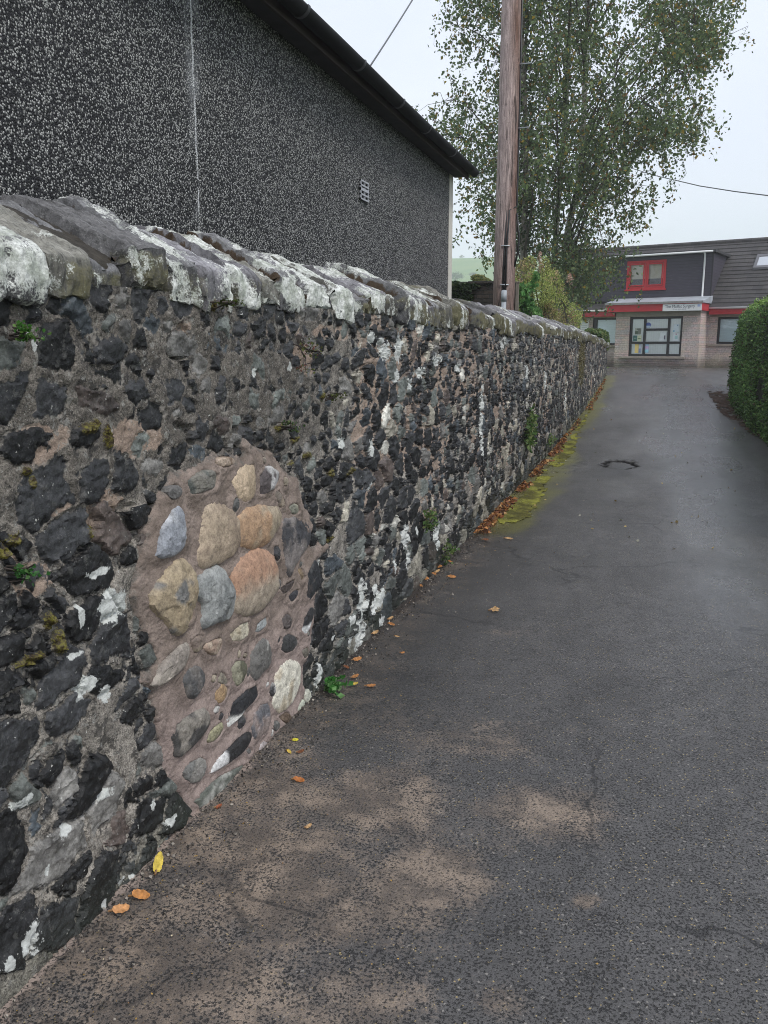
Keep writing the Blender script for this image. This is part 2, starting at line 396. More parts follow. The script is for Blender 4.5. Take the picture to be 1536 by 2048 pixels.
def wall_fields(S, Zc, seed=100):
    far = sstep(3.2, 4.6, S)
    bd, f1, ds, dz, r = stones(S, Zc, .21, .118, seed)
    bd2, f12, ds2, dz2, r2 = stones(S, Zc, .115, .068, seed + 500)
    big2 = fbm(S * 1.7 + 2, Zc * 2.4, 3, seed + 59) + .35 * sstep(1.0, 1.3, Zc) - .25 * sstep(.7, .2, Zc) * (1 - far)
    sm_ = big2 > .12
    bd = np.where(sm_, bd2, bd); f1 = np.where(sm_, f12 * 1.7, f1); ds = np.where(sm_, ds2 * 1.6, ds); dz = np.where(sm_, dz2 * 1.6, dz); r = [np.where(sm_, b_, a_) for a_, b_ in zip(r, r2)]
    bd = np.minimum(bd, np.abs(big2 - .12) * .4 + .0)
    big = fbm(S * .9, Zc * 1.3, 3, seed + 60)
    top = sstep(1.05, 1.35, Zc + .12 * big) * (1 - .75 * far)
    low = sstep(.5, .2, Zc)
    gap = .003 + .015 * r[0] ** 2 + .004 * sstep(.1, .8, big) + .007 * top - .003 * low + .001; gap = np.where(sm_, gap * .45, gap * .72)
    sdv = bd - gap
    sdv = np.minimum(sdv, (.09 + .09 * r[1]) * 1.15 - f1)
    sdv = np.where(r[2] < (.03 + .12 * top), -.05, sdv)
    sdv = sdv + .009 * fbm(S * 26, Zc * 26, 4, seed + 61) + .004 * fbm(S * 110, Zc * 110, 2, seed + 62)
    m = sstep(-.004, .005, sdv)
    prot = (.003 + .017 * r[3]) * (1 - .3 * top)
    ridg = 1 - np.abs(fbm(S * 11 + r[4] * 40, Zc * 19 + r[5] * 40, 4, seed + 63))
    facet = ds * (r[4] - .5) * .28 + dz * (r[5] - .55) * .42
    step_ = np.floor((ridg + dz * 6 * (r[6] - .5)) * 3.2) / 3.2
    hs = prot * sstep(-.002, .012, sdv) + np.clip(facet, -.016, .016) * sstep(0, .02, sdv) + .006 * (ridg - .75) + .008 * (step_ - .7) + .0025 * fbm(S * 60, Zc * 60, 3, seed + 64)
    hm = .011 * fbm(S * 9, Zc * 9, 4, seed + 65) + .004 * fbm(S * 45, Zc * 45, 3, seed + 66) + .0022 * fbm(S * 150, Zc * 150, 2, seed + 67) + .004 * top
    h = hm * (1 - m) + (hs + .003) * m - .012 * np.exp(-((sdv + .001) / .0055) ** 2) * (1 - .6 * top)
    h = h * .68 + .018 * fbm(S * .7, Zc * .8, 2, seed + 68)
    # pits where mortar has fallen out
    pit = fbm(S * 4.2 + 3, Zc * 5.5, 4, seed + 69)
    h = h - .024 * sstep(.62, .85, pit) * (1 - m)
    # ---- albedo
    t = r[6][..., None]; lum = (.0065 + .040 * r[7] ** 2.8)[..., None]
    tone = lum * np.array([.97, 1.0, 1.06]) * np.ones(S.shape + (3,))
    def put(cond, c):
        tone[cond] = np.array(c) * (.7 + .6 * r[7][cond][:, None])
    put(r[6] > .90, (.105, .115, .105)); put((r[6] > .86) & (r[6] <= .90), (.07, .055, .048)); put((r[6] > .76) & (r[6] <= .82), (.055, .066, .075))
    put((r[6] < .03) & (far > .4), (.46, .45, .40)); put((r[6] > .68) & (r[6] <= .76), (.15, .145, .135))
    put((r[6] < .075 + .05 * far) & (r[6] > .03) & (far > .3), (.30, .28, .23))
    tone *= (1 + .35 * fbm(S * 14, Zc * 14, 3, seed + 70))[..., None]
    pink = sstep(.05, .75, fbm(S * 1.4 + 5, Zc * 1.6, 4, seed + 71) + .9 * far * sstep(.1, .5, Zc) - .34 - .6 * top * (1 - far) - .5 * low)
    for q in [(85, 880, 70, 45), (275, 875, 55, 60), (215, 1010, 45, 40), (20, 800, 30, 25), (60, 1160, 45, 40), (860, 672, 150, 12), (610, 715, 25, 30), (120, 1010, 70, 25)]:
        s0, z0, rs, rz = well(*q); pink = np.maximum(pink, sstep(1.4, .5, np.sqrt(((S - s0) / rs) ** 2 + ((Zc - z0) / rz) ** 2) + .5 * fbm(S * 7, Zc * 7, 3, seed + 72)))
    darkz = np.clip(top * (1 - .8 * far) + .5 * sstep(.2, .8, fbm(S * 1.1, Zc * 1.4 + 7, 3, seed + 73)), 0, 1)
    mc = np.array([.25, .228, .198]) * (1 - darkz[..., None]) + np.array([.125, .112, .096]) * darkz[..., None]
    mc *= (1 + .4 * fbm(S * 22, Zc * 22, 3, seed + 74))[..., None]
    gr = sstep(.22, .02, Zc - gz(S) + .06 * fbm(S * 3, Zc * 3, 2, seed + 75)) * .55
    mc = mc * (1 - gr[..., None]) + gr[..., None] * np.array([.075, .085, .058]); tone = tone * (1 - .5 * gr[..., None]) + .5 * gr[..., None] * np.array([.05, .062, .045])
    # ---- lichen and moss
    lich = fbm(S * 7, Zc * 7 + 3, 4, seed + 76) * .62 - .28 + .08 * sstep(1.5, 1.72, Zc)
    for q in LICH:
        s0, z0, rs, rz = well(*q); d = np.sqrt(((S - s0) / rs) ** 2 + ((Zc - z0) / rz) ** 2); k = d < 1.8
        lich[k] = np.maximum(lich[k], 1.05 - .62 * d[k] + .22 * fbm(S[k] * 40, Zc[k] * 40, 2, seed + 77))
    moss = fbm(S * 5 + 4, Zc * 5, 4, seed + 78) * .55 - .35
    for q in MOSS:
        s0, z0, rs, rz = well(*q); d = np.sqrt(((S - s0) / rs) ** 2 + ((Zc - z0) / rz) ** 2); k = d < 1.8
        moss[k] = np.maximum(moss[k], 1.0 - .6 * d[k] + .25 * fbm(S[k] * 30, Zc[k] * 30, 2, seed + 79))
    h = h + .012 * sstep(.45, .8, moss) * (1 + .6 * fbm(S * 90, Zc * 90, 2, seed + 80))
    return h, sdv, tone, mc, lich, moss, pink
LICH = [(225, 1212, 30, 34), (196, 1145, 26, 10), (160, 1240, 7, 30), (170, 1375, 26, 22), (205, 1385, 12, 18), (50, 1872, 22, 40), (8, 1925, 10, 16), (105, 1932, 9, 18), (87, 1740, 6, 12), (255, 1755, 7, 10), (235, 1762, 5, 10),
        (195, 1808, 5, 14), (720, 1200, 9, 42), (716, 1270, 11, 30), (755, 1195, 12, 18), (745, 1215, 5, 16), (808, 1075, 7, 30), (812, 1120, 6, 20), (868, 1070, 8, 14), (872, 1092, 6, 10), (830, 1062, 4, 10), (770, 705, 13, 20),
        (798, 698, 9, 30), (738, 678, 6, 12), (758, 683, 6, 8), (845, 745, 14, 10), (795, 752, 8, 14), (822, 770, 4, 12), (960, 830, 4, 60), (962, 890, 3, 30), (1005, 690, 4, 14), (685, 885, 8, 11), (742, 895, 6, 18), (737, 972, 5, 10),
        (592, 968, 6, 20), (785, 1132, 4, 15), (630, 1350, 6, 28), (612, 1395, 7, 12), (695, 1285, 5, 10), (660, 1275, 4, 6), (70, 690, 6, 14), (60, 670, 8, 10), (580, 735, 5, 9), (640, 1130, 3, 10), (510, 745, 4, 9), (1015, 680, 6, 9),
        (715, 540, 4, 12), (840, 640, 9, 9), (940, 640, 7, 8), (1090, 760, 3, 20), (1052, 745, 3, 16), (880, 720, 8, 12), (915, 735, 6, 8), (1130, 800, 2, 20), (760, 1240, 7, 10), (700, 1240, 6, 10), (745, 1180, 6, 10),
        (150, 1310, 14, 8), (40, 1600, 20, 14), (120, 1660, 10, 12), (330, 1640, 10, 10), (300, 1610, 6, 12), (200, 1590, 18, 10)]
MOSS = [(60, 943, 13, 12), (28, 1080, 20, 16), (10, 1105, 10, 14), (75, 965, 8, 14), (190, 1062, 14, 16), (185, 852, 26, 14), (222, 870, 8, 26), (615, 912, 12, 13), (585, 925, 8, 10), (645, 790, 8, 14), (120, 1290, 14, 30), (100, 1245, 10, 20),
        (60, 1322, 30, 12), (660, 1078, 8, 6), (560, 855, 12, 8), (420, 612, 10, 12), (700, 945, 10, 10), (1165, 720, 8, 60), (590, 880, 10, 8), (665, 945, 8, 10)]

def dist_axis(y0, y1, f, cap):
    a = [y0]
    while a[-1] < y1: a.append(a[-1] + min(max(.0046, f * max(a[-1], .2) ** 1.55), cap))
    return np.array(a)
ss = np.concatenate([np.arange(Y0, 1.15, .03), dist_axis(1.15, Y1, .0015, .034)]); ss[-1] = Y1
zt = np.linspace(0, 1, 330)
S, T = np.meshgrid(ss, zt, indexing='ij')
Zb = gz(S) - .03; Zt = cop_bot(S) + .03
Zc = Zb + T * (Zt - Zb)
h, sdv, tone, mc, lich, moss, pink = wall_fields(S, Zc)
psd = np.full(S.shape, -1.0); k = (S > 1.6) & (S < 4.2)
psd[k] = poly_sd(PATCH, S[k], Zc[k])
pm = sstep(.004, .03, psd); h = h * (1 - pm) - .03 * pm
h = h - .012 * sstep(.03, -.02, Zc - gz(S)) * 0

g = G('rubble_stone')
P = g.P(); n1 = g.noise(48, 6, .65); n2 = g.noise(210, 4, .65); n3 = g.noise(14, 5, .6); n4 = g.noise(95, 5, .7)
c1 = g.math('SUBTRACT', n1, .5); c2 = g.math('SUBTRACT', n2, .5)
sd = g.math('ADD', g.attr('sd'), g.math('ADD', g.math('MULTIPLY', c1, .016), g.math('MULTIPLY', c2, .006)))
sm = g.sm(sd, -.0015, .0025)
tn = g.attr('tone', True)
st = g.scale(tn, g.lin(g.math('ADD', g.math('MULTIPLY', n3, .45), g.math('MULTIPLY', n4, .55)), .33, .67, .25, 2.0))
st = g.mix(g.math('MULTIPLY', g.sm(n4, .62, .74), .30), st, (.16, .165, .165))
st = g.mix(g.math('MULTIPLY', g.sm(n2, .66, .74), .35), st, (.42, .42, .40))
mt = g.scale(g.attr('mc', True), g.lin(g.math('ADD', g.math('MULTIPLY', n2, .6), g.math('MULTIPLY', n4, .4)), .34, .66, .12, 2.1))
mt = g.mix(g.math('MULTIPLY', g.sm(g.noise(330, 2, .5), .62, .72), .5), mt, (.50, .46, .40))
pk = g.sm(g.math('ADD', g.attr('pink'), g.math('ADD', g.math('MULTIPLY', g.math('SUBTRACT', n3, .5), 1.1), g.math('MULTIPLY', c1, .7))), .42, .56)
mt = g.mix(g.math('MULTIPLY', pk, .92), mt, g.scale(g.mix(n3, (.28, .205, .155), (.43, .335, .27)), g.lin(g.math('ADD', g.math('MULTIPLY', n2, .5), g.math('MULTIPLY', n4, .5)), .3, .7, .55, 1.4)))
col = g.mix(sm, mt, st)
blk = g.noise(17, 7, .72); blk2 = g.noise(29, 6, .7)
stain = g.math('MULTIPLY', g.sm(blk, .54, .575), g.lin(sm, 0, 1, .72, .3)); stain = g.math('MULTIPLY', stain, g.lin(pk, 0, 1, 1, .25))
col = g.mix(stain, col, g.scale(g.mix(n2, (.008, .008, .008), (.05, .048, .045)), 1.0))
fl = g.math('MULTIPLY', g.sm(blk2, .58, .62), g.lin(sm, 0, 1, .7, .16)); col = g.mix(fl, col, g.scale(g.mix(n2, (.12, .12, .112), (.46, .45, .41)), 1.0))
fl2 = g.sm(g.noise(54, 5, .66), .665, .69); col = g.mix(g.math('MULTIPLY', fl2, .85), col, (.55, .55, .51))
# pale lime rim where mortar meets stone
rim = g.math('MULTIPLY', g.sm(g.math('ABSOLUTE', g.math('ADD', sd, .004)), .006, .001), g.sm(n3, .52, .66))
col = g.mix(g.math('MULTIPLY', rim, .55), col, (.40, .37, .33))
li = g.math('ADD', g.attr('lich'), g.math('ADD', g.math('MULTIPLY', c1, .9), g.math('MULTIPLY', c2, .5)))
lf = g.sm(li, .44, .56)
lcol = g.mix(n3, (.44, .47, .44), (.74, .75, .72)); lcol = g.scale(lcol, g.lin(n4, .3, .7, .72, 1.12))
col = g.mix(lf, col, lcol)
mo = g.sm(g.math('ADD', g.attr('moss'), g.math('MULTIPLY', c2, .9)), .46, .62)
mcol = g.mix(g.sm(n4, .42, .62), (.035, .022, .010), (.15, .135, .02))
col = g.mix(mo, col, mcol)
nb = g.bump(g.math('ADD', g.math('MULTIPLY', n1, .5), g.math('ADD', g.math('MULTIPLY', n4, .6), g.math('MULTIPLY', n2, .4))), .011, g.lin(sm, 0, 1, 1.0, .5))
ro = g.math('ADD', g.lin(sm, 0, 1, .85, .5), g.math('MULTIPLY', lf, .3), clamp=True)
M_rub = g.out(col, ro, nb, .42)
V = np.stack([(WX + h).ravel(), S.ravel(), Zc.ravel()], 1)
at = {'sd': sdv.ravel(), 'tone': tone.reshape(-1, 3), 'mc': mc.reshape(-1, 3), 'lich': lich.ravel(), 'moss': moss.ravel(), 'pink': pink.ravel()}
mesh_np('rubble_face', V, grid_faces(*S.shape), M_rub, wall, attrs=at, sharp=38)
M_core = simple('wall_core', (.07, .065, .06), .9, 30, .5, .01)
b = MB(); ysl = np.linspace(Y0, Y1, 40)
for a0, a1 in zip(ysl[:-1], ysl[1:]):
    z0, z1 = float(gz(a0)) - .1, min(float(cop_bot(a0)), float(cop_bot(a1))) + .05
    b.box(WX - .45, WX - .075, a0, a1, z0, z1)
b.box(WX - .44, WX - .002, Y1 - .08, Y1, .7, float(cop_bot(Y1)) + .03)
b.build('wall_core', M_core, wall)

# ---- coping stones
g = G('coping_slate')
n1 = g.noise(26, 6, .68); n2 = g.noise(170, 4, .65); n3 = g.noise(6.5, 5, .6); st_ = g.noise(1, 5, .6, g.map(scale=(9, 120, 9)))
tn = g.attr('tone', True)
c = g.scale(tn, g.lin(g.math('ADD', g.math('MULTIPLY', n1, .5), g.math('MULTIPLY', st_, .5)), .34, .66, .28, 1.65))
c = g.mix(g.math('MULTIPLY', g.sm(n2, .56, .68), .45), c, (.33, .33, .31))
c = g.mix(g.math('MULTIPLY', g.sm(n2, .42, .34), .6), c, (.03, .03, .028))
ol = g.sm(g.math('ADD', g.attr('algae'), g.math('MULTIPLY', g.math('SUBTRACT', n1, .5), 1.0)), .4, .75)
c = g.mix(g.math('MULTIPLY', ol, .8), c, g.mix(n1, (.07, .068, .03), (.17, .155, .075)))
li = g.math('ADD', g.attr('lich'), g.math('ADD', g.math('MULTIPLY', g.math('SUBTRACT', n1, .5), 1.5), g.math('MULTIPLY', g.math('SUBTRACT', n2, .5), 1.0)))
lf = g.math('MULTIPLY', g.sm(li, .36, .62), .93)
lc = g.mix(g.sm(g.noise(19, 5, .7), .36, .62), (.42, .45, .39), (.78, .80, .76)); lc = g.scale(lc, g.lin(g.noise(80, 5, .7), .32, .68, .5, 1.22))
c = g.mix(lf, c, lc)
dg = g.sm(g.math('ADD', g.attr('dirt'), g.math('MULTIPLY', g.math('SUBTRACT', n2, .5), .6)), .5, .7)
c = g.mix(dg, c, g.mix(n2, (.016, .013, .010), (.095, .060, .032)))
nb = g.bump(g.math('ADD', g.math('MULTIPLY', n1, .5), g.math('ADD', g.math('MULTIPLY', n2, .25), g.math('MULTIPLY', st_, .5))), .009, .9)
M_cop = g.out(c, .72, nb, .4)
# lime and dirt bedding that shows in the open joints
bys = np.arange(Y0, Y1 - .02, .05); bpf = np.array([(-.03, -.02), (-.028, .085), (-.06, .115), (-.18, .185), (-.33, .255), (-.40, .25), (-.42, -.02)])
bl = np.r_[0, np.cumsum(np.hypot(*np.diff(bpf, axis=0).T))]; bt = np.linspace(0, bl[-1], 40)
BY, BT = np.meshgrid(bys, bt, indexing='ij'); bn = .012 * fbm(BY * 12, BT * 12, 4, 290)
bx = WX + np.interp(BT, bl, bpf[:, 0]) - bn; bz = cop_bot(BY) + np.interp(BT, bl, bpf[:, 1]) + bn - np.interp(BY, [0, 5, 16, 26], [0, .005, .02, .05]) * sstep(.2, .5, BT)
mesh_np('coping_bed', np.stack([bx.ravel(), BY.ravel(), bz.ravel()], 1), grid_faces(*BY.shape), simple('joint_dirt', (.035, .030, .023), .95, 40, .7, .01), wall)
y = Y0; idx = 0
CW = .44
while y < Y1 - .05:
    L = rnd.uniform(.11, .30) if y < 9 else rnd.uniform(.28, .5)
    if y < 1: L = .45
    L = min(L, Y1 - y + .02)
    if Y1 - y - L < .12: L = Y1 - y + .02
    near = y < 7.5
    nu, nt = (30, 64) if y < 4.5 else ((26, 44) if near else (20, 28))
    if y < 1.2: nu, nt = 6, 16
    zb = float(cop_bot(y + L / 2)) + rnd.uniform(-.02, .03); fr = rnd.uniform(-.022, .018); top = .30 + rnd.uniform(-.025, .025); fh = rnd.uniform(.10, .15)
    rise = np.interp(y, [0, 5, 16, 26], [0, -.005, -.02, -.05])
    prof = np.array([(-.01, .0), (.018 + fr, 0), (.024 + fr, fh * .5), (.016 + fr, fh - .006), (.004 + fr, fh + .006), (-.17, fh + (top - fh) * .52), (-.33, top - .01), (-.42, top), (-.455, top - .05), (-.46, .02)])
    prof[:, 1] += zb; prof[5:9, 1] += rise
    dl = np.r_[0, np.cumsum(np.hypot(*np.diff(prof, axis=0).T))]
    tt = np.r_[np.linspace(0, dl[3], int(nt * .3), endpoint=False), np.linspace(dl[3], dl[7], int(nt * .62), endpoint=False), np.linspace(dl[7], dl[-1], nt - int(nt * .3) - int(nt * .62))]
    px = np.interp(tt, dl, prof[:, 0]); pz = np.interp(tt, dl, prof[:, 1])
    nx = np.gradient(pz, tt + np.arange(len(tt)) * 1e-9); nz = -np.gradient(px, tt + np.arange(len(tt)) * 1e-9); ln = np.hypot(nx, nz) + 1e-9; nx, nz = nx / ln, nz / ln
    u = np.linspace(0, 1, nu); U, TT = np.meshgrid(u, tt, indexing='ij')
    sk = .14 + .12 * math.sin(y * 2.3) + rnd.uniform(-.03, .03)
    yy = y + .006 + U * (L - .012) + (TT - .3) * sk * .35 + .012 * fbm(TT * 14 + idx, U * 2, 3, 200 + idx) * (np.abs(U - .5) * 2)
    sd_i = 300 + idx
    e = np.minimum(U, 1 - U) * L
    lam = vnoise(yy * (30 if y < 4 else 46) + .9 * fbm(TT * 5, yy * 3, 2, sd_i), TT * 1.4, sd_i)
    lam = np.floor(lam * 4) / 4
    d = (.022 if y < 4 else .034) * (lam - .4) + .008 * fbm(yy * 9, TT * 7, 4, sd_i + 1) + .006 * fbm(yy * 50, TT * 30, 3, sd_i + 2) + rnd.uniform(-.026, .026) - .055 * sstep(.012, 0, e + .006 * fbm(TT * 30, yy * 30, 2, sd_i + 3))
    d *= sstep(0, .02, TT) * .999 + .001
    tilt = rnd.uniform(-.06, .06) * (U - .5) * L / .3 * .3
    Xv = WX + px[None, :] + d * nx[None, :]; Zv = pz[None, :] + d * nz[None, :] + tilt
    F = [grid_faces(nu, len(tt))]
    V = np.stack([Xv.ravel(), yy.ravel(), Zv.ravel()], 1)
    nF = len(tt)
    F.append(np.array([list(range(nF))])); F.append(np.array([list(range((nu - 1) * nF + nF - 1, (nu - 1) * nF - 1, -1))]))
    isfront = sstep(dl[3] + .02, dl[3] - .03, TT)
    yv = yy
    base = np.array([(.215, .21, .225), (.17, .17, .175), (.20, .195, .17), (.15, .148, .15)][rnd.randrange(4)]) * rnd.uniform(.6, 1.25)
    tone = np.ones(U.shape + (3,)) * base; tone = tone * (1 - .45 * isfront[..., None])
    nearw = sstep(6.0, 3.8, yv)
    l0 = rnd.uniform(-.24, .20)
    lich = (fbm(yv * 5.5 + idx * 5.3, TT * 8, 4, 401) if y < 4.2 else .5 * fbm(yv * 5.5, TT * 6, 4, 401) + .9 * fbm(yv * 17, TT * 2.5, 3, 404)) * .62 + .27 + l0 - .4 * sstep(.022, .004, e) + .26 * isfront * nearw - .14 * isfront * (1 - nearw) - .03 * (1 - nearw) + .16 * sstep(2.9, 3.5, yv) * nearw
    alg = .45 * isfront + .35 * sstep(4, 6.5, yv) + .3 * fbm(yv * 3, TT * 4, 3, 402) - .05
    dirt = sstep(.015, .001, e) * .9 * (1 - .4 * isfront) + .35 * fbm(yv * 4, TT * 2.5, 3, 403) + (.34 if (idx % 6 == 3) else 0) * sstep(.35, .1, U) * (1 - isfront) - .05
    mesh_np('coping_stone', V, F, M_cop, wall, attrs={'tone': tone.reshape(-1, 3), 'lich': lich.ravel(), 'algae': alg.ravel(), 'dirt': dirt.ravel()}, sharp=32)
    y += L; idx += 1

# ---- fresh mortar repair with its re-set cobbles
pS = np.array(PATCH); s0, s1 = pS[:, 0].min() - .05, pS[:, 0].max() + .05; z0, z1 = -.02, pS[:, 1].max() + .05
st = .0045
S, Zc = np.meshgrid(np.arange(s0, s1, st), np.arange(z0, z1, st), indexing='ij')
psd = poly_sd(PATCH, S, Zc) + .022 * fbm(S * 11, Zc * 11, 4, 501) + .007 * fbm(S * 60, Zc * 60, 3, 502)
def ob(px, py): s, z = wpt(px, py); return s, z
def zpx6(x, y): return 240 + x / 3.339, 860 + y / 3.339
def zpx7(x, y): return 240 + x / 3.339, 1240 + y / 3.339
CB = [  # (which zoom, outline, colour a, colour b, bulge, mode)
 (6, [(425, 350), (470, 310), (540, 270), (610, 300), (600, 370), (520, 400), (440, 415)], (.20, .19, .165), (.10, .11, .10), .03, 'facet'),
 (6, [(600, 215), (640, 190), (700, 180), (730, 215), (660, 245)], (.40, .32, .25), (.2, .14, .1), .015, 'facet'),
 (6, [(705, 340), (760, 260), (850, 235), (858, 330), (855, 430), (800, 470), (740, 430)], (.56, .44, .31), (.42, .33, .23), .035, 'round'),
 (6, [(890, 310), (960, 240), (1020, 300), (1015, 350), (960, 400), (900, 420)], (.10, .085, .085), (.45, .44, .43), .03, 'facet'),
 (6, [(290, 400), (340, 365), (375, 400), (360, 440), (310, 455)], (.14, .135, .13), (.28, .26, .23), .018, 'facet'),
 (6, [(250, 640), (330, 530), (368, 560), (375, 650), (385, 740), (330, 815), (210, 830), (230, 740)], (.27, .285, .315), (.42, .435, .46), .035, 'facet'),
 (6, [(525, 545), (570, 512), (640, 510), (720, 570), (752, 700), (720, 800), (600, 862), (545, 885), (485, 850), (510, 720)], (.42, .335, .245), (.27, .21, .155), .05, 'round'),
 (6, [(768, 580), (800, 540), (860, 520), (1000, 520), (1020, 580), (980, 700), (900, 765), (800, 770), (758, 720)], (.40, .265, .165), (.35, .29, .21), .05, 'round'),
 (6, [(745, 950), (800, 860), (900, 810), (980, 880), (1007, 1000), (980, 1090), (900, 1170), (830, 1205), (752, 1190), (740, 1080)], (.40, .245, .165), (.37, .31, .24), .06, 'top'),
 (6, [(190, 1140), (250, 1000), (360, 890), (420, 950), (442, 1040), (440, 1250), (400, 1290), (330, 1345), (250, 1230)], (.36, .29, .195), (.16, .158, .15), .05, 'facet'),
 (6, [(465, 1080), (520, 980), (620, 930), (680, 1030), (720, 1130), (690, 1230), (580, 1260), (500, 1300), (520, 1180)], (.20, .21, .205), (.32, .33, .32), .05, 'facet'),
 (6, [(1000, 430), (1030, 405), (1070, 490), (1040, 515)], (.32, .26, .2), (.2, .17, .14), .015, 'facet'),
 (6, [(1100, 510), (1145, 490), (1170, 540), (1120, 562)], (.34, .33, .25), (.2, .2, .16), .014, 'facet'),
 (6, [(1045, 650), (1100, 600), (1180, 620), (1240, 720), (1150, 850), (1090, 960), (1068, 880), (1060, 750)], (.055, .055, .06), (.2, .18, .17), .03, 'facet'),
 (6, [(1040, 1060), (1085, 1025), (1132, 1000), (1120, 1040), (1060, 1088)], (.07, .055, .05), (.16, .12, .1), .014, 'facet'),
 (6, [(1098, 1112), (1125, 1080), (1155, 1066), (1148, 1105), (1118, 1140)], (.04, .04, .045), (.1, .1, .1), .014, 'facet'),
 (6, [(1160, 930), (1182, 922), (1200, 985), (1180, 1005)], (.36, .27, .16), (.2, .15, .1), .012, 'round'),
 (6, [(705, 1360), (760, 1300), (820, 1278), (815, 1360), (765, 1400), (712, 1395)], (.50, .46, .36), (.38, .33, .24), .02, 'facet'),
 (6, [(865, 1350), (885, 1295), (950, 1245), (942, 1300), (900, 1335)], (.50, .52, .51), (.3, .32, .32), .015, 'facet'),
 (6, [(1215, 960), (1245, 900), (1275, 880), (1305, 940), (1292, 1040), (1245, 1110), (1218, 1110)], (.028, .030, .033), (.09, .09, .09), .022, 'facet'),
 (6, [(1048, 1460), (1060, 1390), (1100, 1365), (1155, 1400), (1130, 1455), (1080, 1480)], (.05, .05, .05), (.15, .14, .13), .025, 'round'),
 (6, [(1180, 1330), (1195, 1250), (1235, 1195), (1262, 1195), (1250, 1270), (1215, 1352)], (.035, .035, .037), (.62, .63, .62), .018, 'bottom'),
 (6, [(1042, 1265), (1085, 1225), (1122, 1270), (1110, 1310), (1062, 1318)], (.10, .085, .08), (.2, .17, .15), .018, 'facet'),
 (6, [(520, 1440), (620, 1388), (640, 1420), (612, 1490), (550, 1482)], (.44, .36, .28), (.3, .22, .17), .02, 'facet'),
 (6, [(432, 1410), (470, 1375), (515, 1375), (512, 1440), (462, 1480)], (.19, .15, .125), (.35, .30, .22), .022, 'facet'),
 (7, [(200, 400), (260, 280), (330, 200), (385, 160), (405, 205), (380, 300), (320, 360), (232, 415)], (.38, .34, .29), (.26, .23, .2), .03, 'facet'),
 (7, [(380, 390), (410, 335), (470, 310), (522, 370), (500, 450), (430, 515), (390, 470)], (.085, .085, .085), (.17, .16, .15), .03, 'facet'),
 (7, [(600, 480), (640, 418), (680, 455), (665, 515), (625, 548), (602, 520)], (.38, .26, .15), (.28, .22, .16), .022, 'round'),
 (7, [(612, 400), (630, 345), (660, 360), (680, 415), (640, 425)], (.22, .2, .16), (.32, .28, .22), .014, 'facet'),
 (7, [(700, 320), (740, 275), (800, 280), (795, 370), (745, 432), (712, 385)], (.11, .11, .075), (.27, .26, .19), .022, 'facet'),
 (7, [(840, 270), (880, 170), (930, 140), (965, 200), (962, 290), (905, 340), (870, 388), (838, 340)], (.14, .135, .125), (.46, .45, .41), .03, 'facet'),
 (7, [(1000, 480), (1030, 330), (1100, 285), (1160, 310), (1158, 450), (1085, 570), (1012, 588)], (.66, .63, .53), (.46, .40, .30), .03, 'facet'),
 (7, [(685, 690), (715, 560), (800, 470), (880, 435), (884, 500), (805, 575), (730, 665)], (.026, .027, .030), (.66, .66, .62), .028, 'bottom'),
 (7, [(858, 650), (890, 570), (945, 555), (966, 650), (940, 730), (862, 792)], (.27, .22, .20), (.14, .14, .15), .028, 'facet'),
 (7, [(1035, 645), (1080, 610), (1115, 650), (1080, 690)], (.12, .085, .06), (.2, .15, .11), .018, 'facet'),
 (7, [(1030, 790), (1060, 740), (1118, 668), (1112, 730), (1050, 812)], (.40, .44, .36), (.28, .3, .24), .014, 'facet'),
 (7, [(1150, 640), (1165, 570), (1205, 528), (1192, 600)], (.42, .44, .36), (.3, .3, .25), .012, 'facet'),
 (7, [(335, 700), (420, 640), (530, 600), (546, 690), (500, 760), (430, 830), (360, 890), (340, 800)], (.06, .058, .055), (.24, .22, .19), .03, 'facet'),
 (7, [(548, 805), (570, 740), (640, 678), (652, 720), (605, 790)], (.30, .285, .18), (.16, .15, .1), .016, 'facet'),
 (7, [(588, 990), (640, 900), (740, 800), (830, 748), (802, 850), (700, 930), (610, 990)], (.026, .026, .027), (.58, .58, .57), .028, 'left'),
 (7, [(882, 1020), (900, 850), (940, 818), (1012, 880), (1022, 930), (950, 985), (905, 1030)], (.62, .60, .60), (.36, .32, .31), .022, 'facet'),
 (7, [(390, 1030), (430, 950), (520, 920), (532, 1000), (470, 1082)], (.17, .17, .16), (.25, .24, .22), .02, 'facet'),
 (7, [(500, 1165), (620, 1050), (740, 990), (812, 958), (790, 1025), (650, 1130), (540, 1232)], (.13, .14, .12), (.34, .34, .31), .022, 'facet'),
 (7, [(1190, 205), (1222, 178), (1232, 225), (1205, 250)], (.11, .10, .08), (.2, .18, .15), .012, 'round'),
 (7, [(1212, 480), (1240, 462), (1250, 540), (1215, 552)], (.50, .50, .42), (.35, .35, .3), .012, 'facet'),
 (7, [(805, 870), (825, 848), (848, 870), (830, 892)], (.16, .155, .15), (.22, .2, .2), .01, 'round'),
]
cob = []
for z, pl, a, bcol, bul, mode in CB:
    f = zpx6 if z == 6 else zpx7
    cob.append(np.array([wpt(*f(*q)) for q in pl]))
dmin = np.full(S.shape, 9.0)
for pl in cob: dmin = np.minimum(dmin, -poly_sd(pl, S, Zc))
